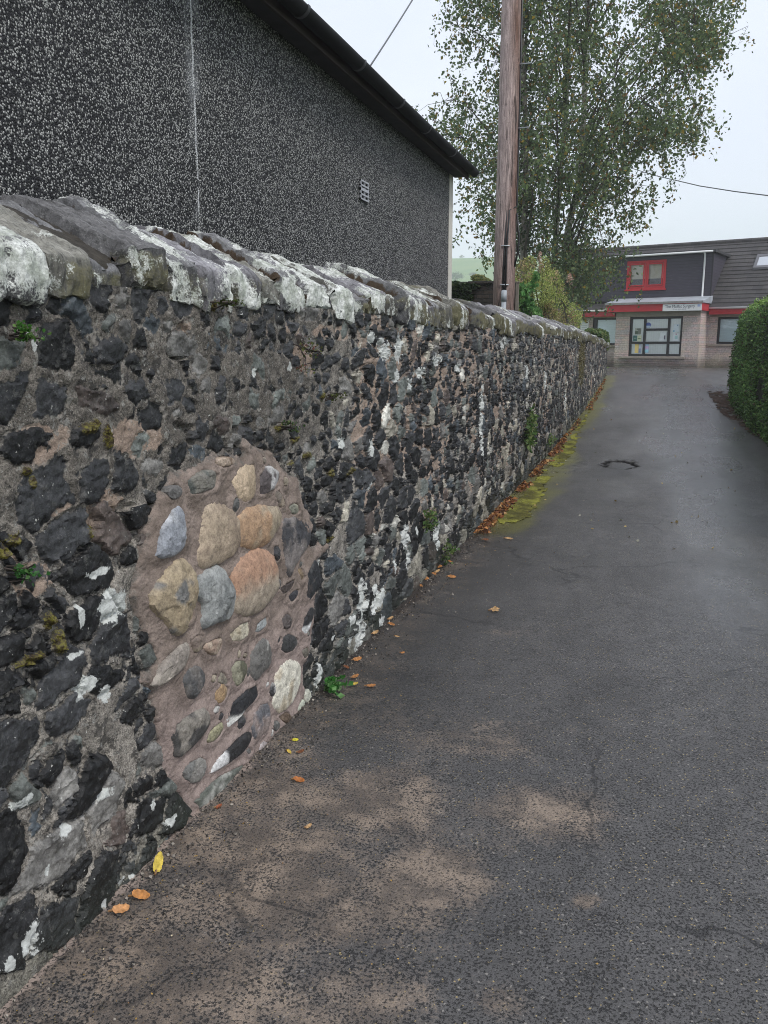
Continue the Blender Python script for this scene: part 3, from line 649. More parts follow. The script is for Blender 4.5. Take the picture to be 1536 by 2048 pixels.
# many small pinning stones wherever the big ones leave room
_r = random.Random(515); cand = [(S.ravel()[i], Zc.ravel()[i]) for i in np.flatnonzero((psd > .03).ravel())]; _r.shuffle(cand); tries = 0; added = 0
pal = [((.045, .045, .048), (.16, .15, .14)), ((.10, .10, .095), (.24, .23, .2)), ((.22, .19, .155), (.34, .29, .23)), ((.05, .05, .052), (.40, .39, .37)), ((.30, .26, .2), (.2, .17, .13))]
for (cs, cz) in cand:
    if added >= 20: break
    i = int((cs - s0) / st); j = int((cz - z0) / st)
    if i >= S.shape[0] or j >= S.shape[1]: continue
    room = min(dmin[i, j], psd[i, j] * 1.2)
    if room < .019: continue
    rad = min(room - .006, _r.uniform(.014, .042)); an0 = _r.uniform(0, 3.14); el = _r.uniform(.55, .95); m_ = _r.randint(5, 7); q = []
    for k in range(m_):
        t = 2 * math.pi * k / m_; rr = rad * _r.uniform(.78, 1.05); a, b_ = rr * math.cos(t), rr * el * math.sin(t); q.append((cs + a * math.cos(an0) - b_ * math.sin(an0), cz + a * math.sin(an0) + b_ * math.cos(an0)))
    q = np.array(q); cob.append(q); ca_, cb2 = _r.choice(pal); CB.append((0, q, ca_, cb2, rad * .55 + .006, 'facet')); added += 1
    dmin = np.minimum(dmin, -poly_sd(q, S, Zc))
ang = .55 * fbm(S * 2.2, Zc * 2.2, 2, 505)
br = fbm((S * np.cos(ang) + Zc * np.sin(ang)) * 16, (-S * np.sin(ang) + Zc * np.cos(ang)) * 170, 3, 506)
h = -.020 + .026 * sstep(-.012, .02, psd) + .010 * sstep(.0, .07, psd) + .007 * fbm(S * 7, Zc * 7, 3, 503) + .0020 * br * sstep(0, .04, psd) + .0018 * fbm(S * 140, Zc * 140, 2, 504)
h += .010 * sstep(.05, .004, dmin) - .012 * sstep(.008, -.004, dmin)
keep = psd > -.014
vid = -np.ones(S.shape, int); 
F = grid_faces(*S.shape); kf = keep.ravel()[F].all(1); F = F[kf]
used = np.unique(F); mp = np.zeros(S.size, int); mp[used] = np.arange(len(used))
V = np.stack([(WX + h).ravel(), S.ravel(), Zc.ravel()], 1)[used]
g = G('repair_mortar')
n1 = g.noise(9, 5, .6); n2 = g.noise(190, 4, .6); n3 = g.noise(40, 5, .65)
c = g.mix(g.sm(n1, .35, .65), (.17, .135, .112), (.285, .228, .195))
c = g.mix(g.math('MULTIPLY', g.sm(g.xyz()[2], .62, .30), .45), c, (.36, .285, .265))
c = g.scale(c, g.lin(g.math('ADD', g.math('MULTIPLY', n2, .55), g.math('MULTIPLY', n3, .45)),   .33, .67, .66, 1.3))
c = g.mix(g.math('MULTIPLY', g.sm(n2, .70, .76), .6), c, (.06, .045, .04))
c = g.mix(g.math('MULTIPLY', g.sm(n3, .66, .74), .5), c, (.11, .085, .075))
ed = g.sm(g.math('ADD', g.attr('edge'), g.math('MULTIPLY', g.math('SUBTRACT', g.noise(22, 6, .7), .5), .14)), .022, -.012)
c = g.mix(g.math('MULTIPLY', ed, .85), c, g.scale(g.mix(n3, (.03, .029, .027), (.20, .19, .17)), g.lin(n2, .3, .7, .4, 1.5)))
M_rep = g.out(c, .85, g.bump(g.math('ADD', n2, n3), .004, .8), .3)
patch = mesh_np('repair_patch', V, mp[F], M_rep, wall, attrs={'edge': psd.ravel()[used]})
g = G('cobble')
n2 = g.noise(150, 5, .65); n1 = g.noise(38, 5, .65)
c = g.scale(g.attr('tone', True), g.lin(g.math('ADD', g.math('MULTIPLY', n2, .5), g.math('MULTIPLY', n1, .5)), .33, .67, .42, 1.55))
c = g.mix(g.math('MULTIPLY', g.sm(n2, .60, .70), .55), c, (.05, .04, .035)); c = g.mix(g.math('MULTIPLY', g.sm(g.noise(16, 5, .7), .56, .68), .5), c, (.10, .085, .075))
M_cob = g.out(c, .62, g.bump(g.math('ADD', n1, n2), .0035, .8), .4)
for ci, ((zz_, pl0, ca, cb_, bul, mode), pl) in enumerate(zip(CB, cob)):
    c0 = pl.mean(0); na, nr = 56, 16
    # smooth closed outline (Chaikin twice), then radial
    q = pl.copy()
    for _ in range(2 if mode != 'facet' else 1):
        q = np.stack([.75 * q + .25 * np.roll(q, -1, 0), .25 * q + .75 * np.roll(q, -1, 0)], 1).reshape(-1, 2)
    cl = np.vstack([q, q[:1]]); L = np.r_[0, np.cumsum(np.hypot(*np.diff(cl, axis=0).T))]
    tt = np.linspace(0, L[-1], na, endpoint=False)
    ox = np.interp(tt, L, cl[:, 0]); oz = np.interp(tt, L, cl[:, 1])
    k = 1.25 + .06 * fbm(tt * 30, tt * 0 + ci * 3.3, 3, 600 + ci)
    rr = np.linspace(1, 0, nr) ** .8; rr[-1] = .03
    R_, A_ = np.meshgrid(rr, np.arange(na), indexing='ij')
    sx = c0[0] + (ox[A_] - c0[0]) * R_ * k[A_]; sz = c0[1] + (oz[A_] - c0[1]) * R_ * k[A_]
    size = math.sqrt(abs(np.ptp(pl[:, 0]) * np.ptp(pl[:, 1])))
    p = 2.6 if mode in ('round', 'top') else 4.5
    prof = (1 - R_ ** p) ** .55
    hh = .002 + bul * prof * .60
    nx_, nz_ = (sx - c0[0]) / size, (sz - c0[1]) / size
    if mode not in ('round', 'top'):
        r4 = [random.Random(900 + ci * 7 + j).uniform(-1, 1) for j in range(6)]
        pl1 = .85 + nx_ * r4[0] * .9 + nz_ * r4[1] * .9; pl2 = .85 + nx_ * r4[2] * 1.1 - nz_ * r4[1] * 1.1; pl3 = .95 - nx_ * r4[0] * 1.2 + nz_ * r4[4]
        hh = np.minimum(hh, .002 + bul * .9 * np.minimum(np.minimum(pl1, pl2), pl3))
        hh += .10 * bul * np.floor(2.5 * vnoise(sx * 26, sz * 26, 700 + ci)) * prof
    hh += prof * (.05 * bul * fbm(sx * 30, sz * 30, 4, 720 + ci) + .0012 * fbm(sx * 120, sz * 120, 2, 740 + ci))
    nz1 = fbm(sx * 11 + ci, sz * 11, 4, 760 + ci)
    if mode == 'top': w_ = sstep(.15, -.25, nz_ - .10 + .25 * nz1)
    elif mode == 'bottom': w_ = sstep(.02, -.10, nz_ + .16 + nx_ * .1 + .12 * nz1)
    elif mode == 'left': w_ = sstep(-.20, -.32, nx_ - .1 * nz1 + .08)
    elif mode == 'round': w_ = sstep(-.3, .5, nz1 + 1.0 * nx_ - .1)
    else: w_ = sstep(0., .35, nz1)
    tone = np.array(ca) * (1 - w_[..., None]) + np.array(cb_) * w_[..., None]
    V = np.stack([(WX + .016 + hh).ravel(), sx.ravel(), sz.ravel()], 1)
    i, j = np.meshgrid(np.arange(nr - 1), np.arange(na), indexing='ij'); j2 = (j + 1) % na
    F = np.stack([(i * na + j).ravel(), (i * na + j2).ravel(), ((i + 1) * na + j2).ravel(), ((i + 1) * na + j).ravel()], 1)
    cap = np.array([[(nr - 1) * na + t for t in range(na)]])
    skirt = np.stack([np.full(na, WX - .01), sx[0], sz[0]], 1); V = np.vstack([V, skirt]); b0 = nr * na
    t_ = np.arange(na); F2 = np.stack([b0 + t_, b0 + (t_ + 1) % na, (t_ + 1) % na, t_], 1)
    tone = np.vstack([tone.reshape(-1, 3), tone[0]])
    mesh_np('cobblestone', V, [F, F2, cap], M_cob, patch, attrs={'tone': tone}, sharp=30)

# ================================================================== pebbledashed house
HX = -2.6; HY1 = 10.93; HZ = 3.70
house = thing('house', (HX, HY1, 0), 'dark grey pebbledashed house side with black gutter behind the stone wall', 'house')
g = G('pebbledash')
xyz = g.xyz(); wr = g.noise(40, 3, .5)
vc = g.n('ShaderNodeSeparateColor', {0: g.vor(112, out='Color')}).outputs; vd = g.vor(112); vc2 = g.n('ShaderNodeSeparateColor', {0: g.vor(150, out='Color')}).outputs
n1 = g.noise(.7, 5, .6); n0 = g.noise(3.2, 4, .6)
th = g.math('ADD', .66, g.math('MULTIPLY', g.math('SUBTRACT', n0, .5), .25))
chip = g.math('MULTIPLY', g.sm(g.math('SUBTRACT', vc[0], th), -.01, .01), g.sm(vd, .62, .42))
dark = g.scale(g.mix(vc2[1], (.006, .006, .007), (.024, .024, .027)), g.lin(n1, .3, .7, .8, 1.25))
col = g.mix(chip, dark, g.mix(vc[1], (.17, .17, .165), (.52, .52, .50)))
col = g.mix(g.math('MULTIPLY', g.sm(vc2[0], .88, .92), .5), col, (.2, .2, .195))
ln0 = at_x(397, 400, HX)[1]
off = g.math('ABSOLUTE', g.math('SUBTRACT', g.math('SUBTRACT', xyz[1], ln0), g.math('MULTIPLY', g.math('SUBTRACT', g.noise(5, 5, .7), .5), .05)))
strk = g.math('MULTIPLY', g.sm(off, .012, .002), g.sm(g.noise(11, 5, .7), .38, .5))
halo = g.math('MULTIPLY', g.sm(off, .13, .01), g.sm(g.noise(2.6, 4, .6), .47, .66))
col = g.mix(g.math('MULTIPLY', halo, .35), col, (.42, .43, .45)); col = g.mix(g.math('MULTIPLY', strk, .8), col, (.66, .67, .68))
hb = g.math('ADD', g.math('SUBTRACT', 1, vd), g.math('MULTIPLY', wr, .3))
M_peb = g.out(col, .75, g.bump(hb, .008, .8), .35)
M_cream = simple('cream_render', (.58, .55, .49), .8, 30, .12)
M_fascia = simple('stained_fascia', (.026, .014, .013), .7, 8, .45, .003, stretch=(1, .4, 6))
M_gut = simple('gutter_black', (.009, .009, .010), .7, 14, .3, 0, 0, .2)
M_sof = simple('soffit_board', (.035, .034, .036), .8, 9, .3)
b = MB(); b.box(HX - 6, HX, -3.0, HY1 - .19, -.1, HZ); b.build('pebbledash_wall', M_peb, house)
b = MB(); b.box(HX - 6, HX + .006, HY1 - .19, HY1, -.1, HZ - .002); b.build('corner_board', M_cream, house)
b = MB(); b.box(HX + .001, HX + .155, -3.0, HY1 + .10, HZ - .004, HZ + .02); b.build('soffit', M_sof, house)
fb = MB(); fb.box(HX + .158, HX + .182, -3.0, HY1 + .11, HZ - .035, HZ + .15); fas = fb.build('fascia', M_fascia, house, bevel=.003)
# half round gutter
def half_round(name, r, x, z, y0, y1, mat, parent, th=.004, n=14):
    an = np.linspace(math.pi, 2 * math.pi, n); P0 = np.stack([x + r * np.cos(an), z + r * np.sin(an)], 1); P1 = np.stack([x + (r - th) * np.cos(an), z + (r - th) * np.sin(an)], 1)
    loop = np.vstack([P0, P1[::-1]]); ys_ = np.linspace(y0, y1, 40); V = []; m = len(loop)
    for y in ys_:
        sag = .006 * math.sin(y * 1.3); V += [(p[0], y, p[1] + sag) for p in loop]
    F = [(a * m + k, a * m + (k + 1) % m, (a + 1) * m + (k + 1) % m, (a + 1) * m + k) for a in range(len(ys_) - 1) for k in range(m)]
    return mesh_np(name, V, [np.array(F), np.array([list(range(m))[::-1]]), np.array([[(len(ys_) - 1) * m + k for k in range(m)]])], mat, parent)
GX, GZ, GR = HX + .182 + .068, HZ + .055, .064
gut = half_round('gutter', GR, GX, GZ, -3.0, HY1 + .14, M_gut, house)
for pp in [(715, 140), (795, 215), (850, 268), (902, 313), (600, 40)]:
    yb = at_x(pp[0], pp[1], GX)[1]
    half_round('gutter_bracket', GR + .006, GX, GZ + .002, yb - .018, yb + .018, simple('bracket_grey', (.035, .035, .038), .5) if 'bracket_grey' not in bpy.data.materials else bpy.data.materials['bracket_grey'], gut, .006)
# roof
g = G('roof_tile'); xyz = g.xyz(); n1 = g.noise(14, 5, .6)
w_ = g.n('ShaderNodeTexBrick', {'Vector': g.map(scale=(1, 1, 1)), 'Scale': 3.2, 'Color1': (.045, .043, .045, 1), 'Color2': (.07, .066, .066, 1), 'Mortar': (.012, .012, .012, 1), 'Mortar Size': .02}).outputs[0]
M_roofh = g.out(g.scale(w_, g.lin(n1, .3, .7, .7, 1.4)), .7, g.bump(n1, .01))
b = MB(); rx = HX + .22; rz = HZ + .14
b.prism([(rx, rz), (HX - 3, rz + 2.1), (HX - 6.2, rz), (HX - 6.2, rz - .05), (HX - 3, rz + 2.04), (rx, rz - .05)], 1, -3.0, HY1 + .12)
b.build('roof', M_roofh, house)
b = MB(); b.prism([(HX - .001, HZ - .001), (HX - 3, HZ + 1.98), (HX - 5.999, HZ - .001)], 1, -2.9, HY1 - .02); b.build('gable_wall', M_peb, house)
# air brick
vy0, vz0 = at_x(718, 401, HX)[1:]; vy1, vz1 = at_x(735, 368, HX)[1:]
vw = .215; vz0, vz1 = vz0 + .012, vz1 + .0
M_vent = simple('vent_plastic', (.36, .37, .40), .5); M_hole = simple('vent_hole', (.008, .008, .009), .9)
b = MB(); b.box(HX + .001, HX + .006, vy0, vy0 + vw, vz0, vz1); vent = b.build('air_vent', M_hole, house)
b = MB(); th = .013; zsp = np.linspace(vz0, vz1 - th, 5)
for k, z in enumerate(zsp): b.box(HX + .004, HX + .022, vy0, vy0 + vw, z, z + (th if k != 2 else th * 1.8))
for y in (vy0, vy0 + vw / 2 - th / 2, vy0 + vw - th): b.box(HX + .003, HX + .020, y, y + th, vz0 + .001, vz1 - .001)
b.build('grille', M_vent, vent)

# ================================================================== utility pole
ppx = at_x(1007, 612, -2.2); PX, PY = -2.2, ppx[1]
pole = thing('utility_pole', (PX, PY, 0), 'weathered brown wooden utility pole with grey conduit and step pins behind the wall', 'utility pole')
g = G('pole_wood')
xyz = g.xyz(); v = g.map(scale=(1, 1, .05))
gr = g.noise(58, 6, .7, v, 1.2); gr2 = g.noise(150, 4, .6, v); big = g.noise(1.3, 5, .6, g.map(scale=(3, 3, .5))); rg = g.noise(7, 4, .6, g.map(scale=(1, 1, .35)), 3.5)
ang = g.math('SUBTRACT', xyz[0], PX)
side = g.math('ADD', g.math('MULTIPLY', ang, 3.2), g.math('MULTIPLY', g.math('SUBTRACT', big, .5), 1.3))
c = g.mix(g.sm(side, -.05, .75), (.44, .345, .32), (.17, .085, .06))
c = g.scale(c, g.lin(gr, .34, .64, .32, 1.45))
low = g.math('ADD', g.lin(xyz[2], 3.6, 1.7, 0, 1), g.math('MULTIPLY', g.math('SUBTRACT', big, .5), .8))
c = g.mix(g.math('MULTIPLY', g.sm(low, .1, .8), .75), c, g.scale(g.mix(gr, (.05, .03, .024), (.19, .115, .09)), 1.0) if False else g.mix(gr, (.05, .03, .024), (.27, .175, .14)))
crk = g.sm(g.noise(20, 5, .62, g.map(scale=(1, 1, .045)), .6), .60, .66)
c = g.mix(g.math('MULTIPLY', crk, .85), c, (.014, .010, .009))
kn = g.sm(g.vor(3.0, g.map(scale=(1.6, 1.6, .9))), .13, .06)
c = g.mix(g.math('MULTIPLY', kn, .8), c, (.02, .012, .010))
ring = g.sm(g.math('SINE', g.math('MULTIPLY', rg, 70)), .2, .9)
c = g.scale(c, g.lin(ring, 0, 1, 1.0, .72))
hh_ = g.math('SUBTRACT', g.math('ADD', gr, g.math('MULTIPLY', gr2, .3)), g.math('MULTIPLY', crk, 1.2))
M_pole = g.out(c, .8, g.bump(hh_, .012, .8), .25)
zz = np.r_[np.linspace(0, 3.6, 70), np.linspace(3.7, 8.9, 30)]; na = 72
an = np.linspace(0, 2 * math.pi, na, endpoint=False); A, Zp = np.meshgrid(an, zz, indexing='xy')
r0 = np.interp(zz, [0, 1.8, 8.9], [.163, .157, .118])[:, None]
# long drying split facing the lane, wider at the foot
d = np.angle(np.exp(1j * (A - (-1.36 + .06 * np.sin(Zp * 2.1)))))
wdt = np.interp(Zp, [0, 2.2, 3.1, 3.6], [.20, .17, .09, .02]); cut = -.055 * np.exp(-(d / wdt) ** 2) * sstep(3.7, 3.0, Zp)
d2 = np.angle(np.exp(1j * (A - (-1.95 + .10 * (Zp - 1.6)))));  cut += -.02 * np.exp(-(d2 / .05) ** 2) * sstep(2.6, 2.0, Zp)
R_ = r0 + cut + .003 * fbm(A * 9, Zp * 1.2, 3, 801)
V = np.stack([PX + R_ * np.cos(A), PY + R_ * np.sin(A), Zp], -1).reshape(-1, 3); nz_ = len(zz)
i, j = np.meshgrid(np.arange(nz_ - 1), np.arange(na), indexing='ij'); j2 = (j + 1) % na
F = np.stack([(i * na + j).ravel(), (i * na + j2).ravel(), ((i + 1) * na + j2).ravel(), ((i + 1) * na + j).ravel()], 1)
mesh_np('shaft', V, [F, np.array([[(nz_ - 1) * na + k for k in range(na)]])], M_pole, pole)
M_galv = simple('galvanised', (.42, .44, .46), .45, 30, .2, 0, .7)
M_pvc = simple('conduit_grey', (.34, .37, .40), .45, 20, .15)
M_blk = simple('cable_black', (.012, .012, .013), .45)
# step pins left and right of the shaft
for (qx, qy, s) in [(984, 68, -1), (1055, 128, 1), (980, 194, -1), (1050, 256, 1), (976, 317, -1)]:
    z = at_y(qx, qy, PY)[2]; b = MB(); x0 = PX + s * .10; x1 = PX + s * .30
    b.tube([(x0, PY - .02, z), (x1, PY - .03, z), (x1 + s * .004, PY - .03, z + .035)], .009, 7); b.build('step_pin', M_galv, pole, True)
# conduit, straps, cable in the split
cx = PX + .157 * math.cos(-1.36) * .93; cy = PY + .157 * math.sin(-1.36) * 1.02
zt_ = at_y(1003, 582, PY)[2]
b = MB(); b.tube([(cx, cy, .2), (cx, cy, zt_)], .036, 18); b.tube([(cx, cy, zt_ - .01), (cx, cy, zt_ - .16)], .040, 18); b.build('conduit', M_pvc, pole, True)
for (qx, qy) in [(1009, 494), (1003, 571)]:
    z = at_y(qx, qy, PY)[2]; b = MB(); rr = .164; ar = np.linspace(-1.75, -.98, 9)
    b.tube([(PX + rr * math.cos(a), PY + rr * math.sin(a), z) for a in ar], .009, 6); b.build('strap', M_galv, pole, True)
b = MB()
for k in (-1, 1): b.tube([(cx + k * .016, cy - .004, zt_ - .05), (cx + k * .016, cy + .012, zt_ + .5), (cx + k * .02 + .02, cy + .03, zt_ + 1.1), (PX + .16, PY - .03, 3.55), (PX + .155, PY, 4.4), (PX + .13, PY, 8.5)], .012, 7)
b.tube([(PX + .15, PY - .04, 2.72), (PX + .20, PY - .05, 2.95), (PX + .205, PY - .05, 3.15), (PX + .16, PY - .03, 3.45)], .014, 7)
b.build('down_cable', M_blk, pole, True)
b = MB(); b.box(PX - .06, PX + .06, PY - .16, PY + .16, 8.5, 8.62); b.build('head_block', M_galv, pole, bevel=.01)

# ================================================================== dark old garden wall and post beyond the house
g = G('old_brick'); n1 = g.noise(9, 6, .7)
br_ = g.n('ShaderNodeTexBrick', {'Vector': g.map(rot=(math.pi / 2, 0, 0)), 'Scale': 1, 'Color1': (.022, .017, .013, 1), 'Color2': (.05, .036, .028, 1), 'Mortar': (.014, .013, .010, 1), 'Brick Width': .23, 'Row Height': .07, 'Mortar Size': .010}).outputs
c = g.scale(br_[0], g.lin(n1, .3, .7, .5, 1.6)); c = g.mix(g.sm(n1, .6, .7), c, (.05, .055, .025))
M_obrk = g.out(c, .85, g.bump(g.math('ADD', n1, g.math('MULTIPLY', br_[1], -.6)), .015))
gw = thing('garden_wall', (-3.0, 14.4, .2), 'dark damp garden wall topped with ivy between the house and the wooden pole', 'garden wall')
gt = at_y(940, 569, 14.4)[2]
ne, nv_ = 90, 30; ex = np.linspace(-11, at_y(1027, 600, 14.4)[0], ne); ev_ = np.linspace(0, 1, nv_); EX, EV = np.meshgrid(ex, ev_, indexing='ij')
b = MB(); b.box(-11, ex[-1], 14.4, 14.75, 0, gt); b.build('brick_face', M_obrk, gw, bevel=.02)
b = MB()
x = -11
while x < ex[-1] - .02:
    w = min(rnd.uniform(.25, .45), ex[-1] - x); b.box(x + .004, x + w - .004, 14.36, 14.79, gt + .003, gt + .045 + rnd.uniform(0, .02)); x += w
b.build('brick_coping', M_obrk, gw, bevel=.012)
fp = at_x(1033, 640, -2.25)
post = thing('fence_post', (-2.25, fp[1], 0), 'slim weathered wooden post standing beside the dark garden wall', 'post')
b = MB(); b.box(-2.275, -2.225, fp[1] - .025, fp[1] + .025, 0, at_y(1032, 566, fp[1])[2]); M_gw = simple('grey_wood', (.17, .145, .12), .85, 30, .4, .004, stretch=(3, 3, .2)); b.build('post_shaft', M_gw, post, bevel=.004)
b = MB(); b.box(-2.285, -2.215, fp[1] - .035, fp[1] + .035, at_y(1032, 566, fp[1])[2], at_y(1032, 563, fp[1])[2]); b.build('post_cap', M_gw, post, bevel=.004)

# ================================================================== the surgery
EU = np.array([.9593, -.2824, 0]); EV_ = np.array([-.2824, -.9593, 0]); EZ = np.array([0, 0, 1.])
P0 = at_y(1337, 735, 34.0); P0[2] = .80
def bp(px, py, v=0.):
    p = at_plane(px, py, P0 + EV_ * v, EV_); d = p - P0; return d @ EU, d[2] + .80
def FR(): return MB((P0[0], P0[1], 0), EU, EV_, EZ)
sur = thing('surgery_building', (P0[0], P0[1], .8), 'low stone faced surgery with red fascia, dark dormer and tiled roof at the lane end', 'building')
g = G('stone_cladding'); n1 = g.noise(2.2, 5, .6); n2 = g.noise(22, 5, .65)
uv = g.n('ShaderNodeCombineXYZ', {0: g.n('ShaderNodeVectorMath', {0: g.P(), 1: (EU[0], EU[1], 0)}, operation='DOT_PRODUCT').outputs['Value'], 1: g.xyz()[2], 2: 0.}).outputs[0]
bk = g.n('ShaderNodeTexBrick', {'Vector': uv, 'Scale': 1, 'Color1': (.60, .44, .415, 1), 'Color2': (.46, .43, .43, 1), 'Mortar': (.42, .37, .33, 1), 'Brick Width': .36, 'Row Height': .085, 'Mortar Size': .008, 'Bias': -.1}, offset_frequency=2, squash=1.4, squash_frequency=3).outputs
c = g.mix(g.sm(n1, .42, .62), bk[0], g.mix(.6, bk[0], (.53, .46, .37))); c = g.scale(c, g.lin(n2, .28, .72, .62, 1.35))
dz = g.math('ADD', g.xyz()[2], g.math('MULTIPLY', g.math('SUBTRACT', n1, .5), .5)); c = g.mix(g.sm(dz, 1.32, .95), c, g.scale(c, .5)); c = g.mix(g.math('MULTIPLY', g.sm(dz, .98, .84), .5), c, (.09, .095, .07))
M_clad = g.out(c, .8, g.bump(g.math('SUBTRACT', n2, bk[1]), .012), .3)
M_lint = simple('lintel_stone', (.30, .26, .22), .8, 6, .2)
M_red = simple('red_paint', (.46, .030, .040), .45, 5, .15)
M_redd = simple('red_frame', (.43, .022, .030), .42, 9, .12)
M_white = simple('white_paint', (.72, .73, .74), .4, 6, .06)
M_lead = simple('lead_sheet', (.36, .385, .42), .5, 3, .25, .01)
M_flash = simple('felt_edge', (.27, .26, .255), .7, 9, .3)
M_frame = simple('window_frame_black', (.014, .013, .015), .4)
g = G('siding'); z = g.xyz()[2]; sv = g.math('FRACT', g.math('MULTIPLY', g.math('SUBTRACT', z, 3.25), 1 / .115)); n1 = g.noise(5, 5, .6, g.map(scale=(1, 1, 12)))
c = g.scale(g.mix(n1, (.040, .034, .050), (.085, .075, .10)), g.lin(g.sm(sv, .0, .14), 0, 1, .25, 1.0)); c = g.mix(g.math('MULTIPLY', g.sm(n1, .62, .7), .35), c, (.2, .19, .21))
M_sid = g.out(c, .6, g.bump(sv, .02, .6))
g = G('slate_roof'); n1 = g.noise(1.3, 6, .65); n2 = g.noise(16, 5, .7)
upv = g.n('ShaderNodeCombineXYZ', {0: g.n('ShaderNodeVectorMath', {0: g.P(), 1: (EU[0], EU[1], 0)}, operation='DOT_PRODUCT').outputs['Value'], 1: g.xyz()[2], 2: 0.}).outputs[0]
bk = g.n('ShaderNodeTexBrick', {'Vector': upv, 'Scale': 1, 'Color1': (.036, .033, .034, 1), 'Color2': (.058, .053, .052, 1), 'Mortar': (.02, .02, .02, 1), 'Brick Width': .33, 'Row Height': .20, 'Mortar Size': .006}).outputs
c = g.scale(bk[0], g.lin(n1, .3, .7, .75, 1.3)); c = g.mix(g.math('MULTIPLY', g.sm(n2, .64, .72), .5), c, (.16, .16, .14))
M_tile = g.out(c, .72, g.bump(n2, .01, .5))
VM = -1.1                                                        # main wall sits behind the bay
uL, uR = bp(1098, 640, VM)[0], 11.0
e_b = bp(1320, 623, 0)[1]; e_m = bp(1480, 629, VM)[1]
# openings
lw = [bp(1186, 636, VM), bp(1232, 690, VM)]; rw = [bp(1436, 634, VM), bp(1436, 688, VM)]
bw = [bp(1260, 634, 0), bp(1361, 713, 0)]
bu0, bu1 = bp(1229, 700, 0)[0], bp(1397, 700, 0)[0]
wz0, wz1 = lw[1][1], lw[0][1]; lu0 = lw[0][0]; lu1 = lu0 + 1.55; ru0 = rw[0][0]; ru1 = ru0 + 1.7; rz0, rz1 = rw[1][1], rw[0][1]
cu0, cz1 = bw[0]; cu1, cz0 = bw[1]
def wall_open(b, u0, u1, z0, z1, holes, vback, vfront):
    cuts = sorted(holes); x = u0
    for (a, c_, za, zb) in cuts:
        b.box(x, a, vback, vfront, z0, z1); b.box(a, c_, vback, vfront, z0, za); b.box(a, c_, vback, vfront, zb, z1); x = c_
    b.box(x, u1, vback, vfront, z0, z1)
b = FR(); r2w = (ru1 + 2.2, ru1 + 3.8, rz0, rz1)
wall_open(b, uL, uR, .3, e_m + .2, [(lu0, lu1, wz0, wz1), (ru0, ru1, rz0, rz1), r2w], VM - .3, VM)
wall_open(b, bu0, bu1, .3, e_b + .1, [(cu0, cu1, cz0, cz1)], -.28, 0)
b.box(bu1 - .28, bu1 - .001, VM + .002, -.281, .3, e_b + .1); b.box(bu0 + .001, bu0 + .28, VM + .002, -.281, .3, e_b + .1)
b.box(uL, uR, VM - 8, VM - 7.7, .3, e_m + .2); b.box(uL, uL + .3, VM - 7.7, VM - .301, .3, e_m + .2); b.box(uR - .3, uR, VM - 7.7, VM - .301, .3, e_m + .2)
b.build('stone_wall', M_clad, sur)
b = FR(); b.box(bu0 + .02, bu1 - .02, .002, .012, cz1, e_b + .09); b.build('lintel', M_lint, sur)
b = FR(); b.box(ru0 - .3, ru1 + .3, VM + .003, VM + .012, rz1 + .002, e_m + .18); b.build('lintel', M_lint, sur)
b = FR(); b.box(lu0 - .2, lu1 + .05, VM + .003, VM + .012, wz1 + .002, e_m + .18); b.build('lintel', M_lint, sur)
b = FR(); b.box(cu0 - .32, cu1 + .16, -.1, .09, cz0 - .085, cz0 - .002); b.build('window_sill', M_lint, sur, bevel=.008)
for (a, c_, zz0) in ((ru0 - .3, ru1 + .3, rz0), (lu0 - .3, lu1 + .1, wz0)):
    b = FR(); b.box(a, c_, VM - .1, VM + .09, zz0 - .08, zz0 - .002); b.build('window_sill', M_lint, sur, bevel=.008)
# blinds and glass
g = G('blind'); us = g.n('ShaderNodeVectorMath', {0: g.P(), 1: (EU[0], EU[1], 0)}, operation='DOT_PRODUCT').outputs['Value']
st_ = g.math('FRACT', g.math('MULTIPLY', us, 1 / .09)); c = g.scale(g.mix(g.noise(1.2, 2), (.82, .88, .85), (.90, .92, .90)), g.lin(g.sm(st_, 0, .18), 0, 1, .86, 1.0)); M_blind = g.out(c, .8)
M_blind2 = simple('roller_blind', (.70, .64, .55), .8, 2, .06)
M_vblind = simple('venetian_blind', (.70, .80, .82), .7, 2, .08, stretch=(1, 1, 20))
M_dkroom = simple('dark_room', (.03, .03, .035), .9)
g = G('window_glass'); fr = g.n('ShaderNodeFresnel', {'IOR': 1.5}).outputs[0]
tr = g.n('ShaderNodeBsdfTransparent', {'Color': (.99, 1, 1, 1)}); gl = g.n('ShaderNodeBsdfGlossy', {'Color': (1, 1, 1, 1), 'Roughness': .02})
ms = g.n('ShaderNodeMixShader', {0: g.math('MULTIPLY', fr, 1.0), 1: tr.outputs[0], 2: gl.outputs[0]}); g.n('ShaderNodeOutputMaterial', {'Surface': ms.outputs[0]}); M_glass = g.m
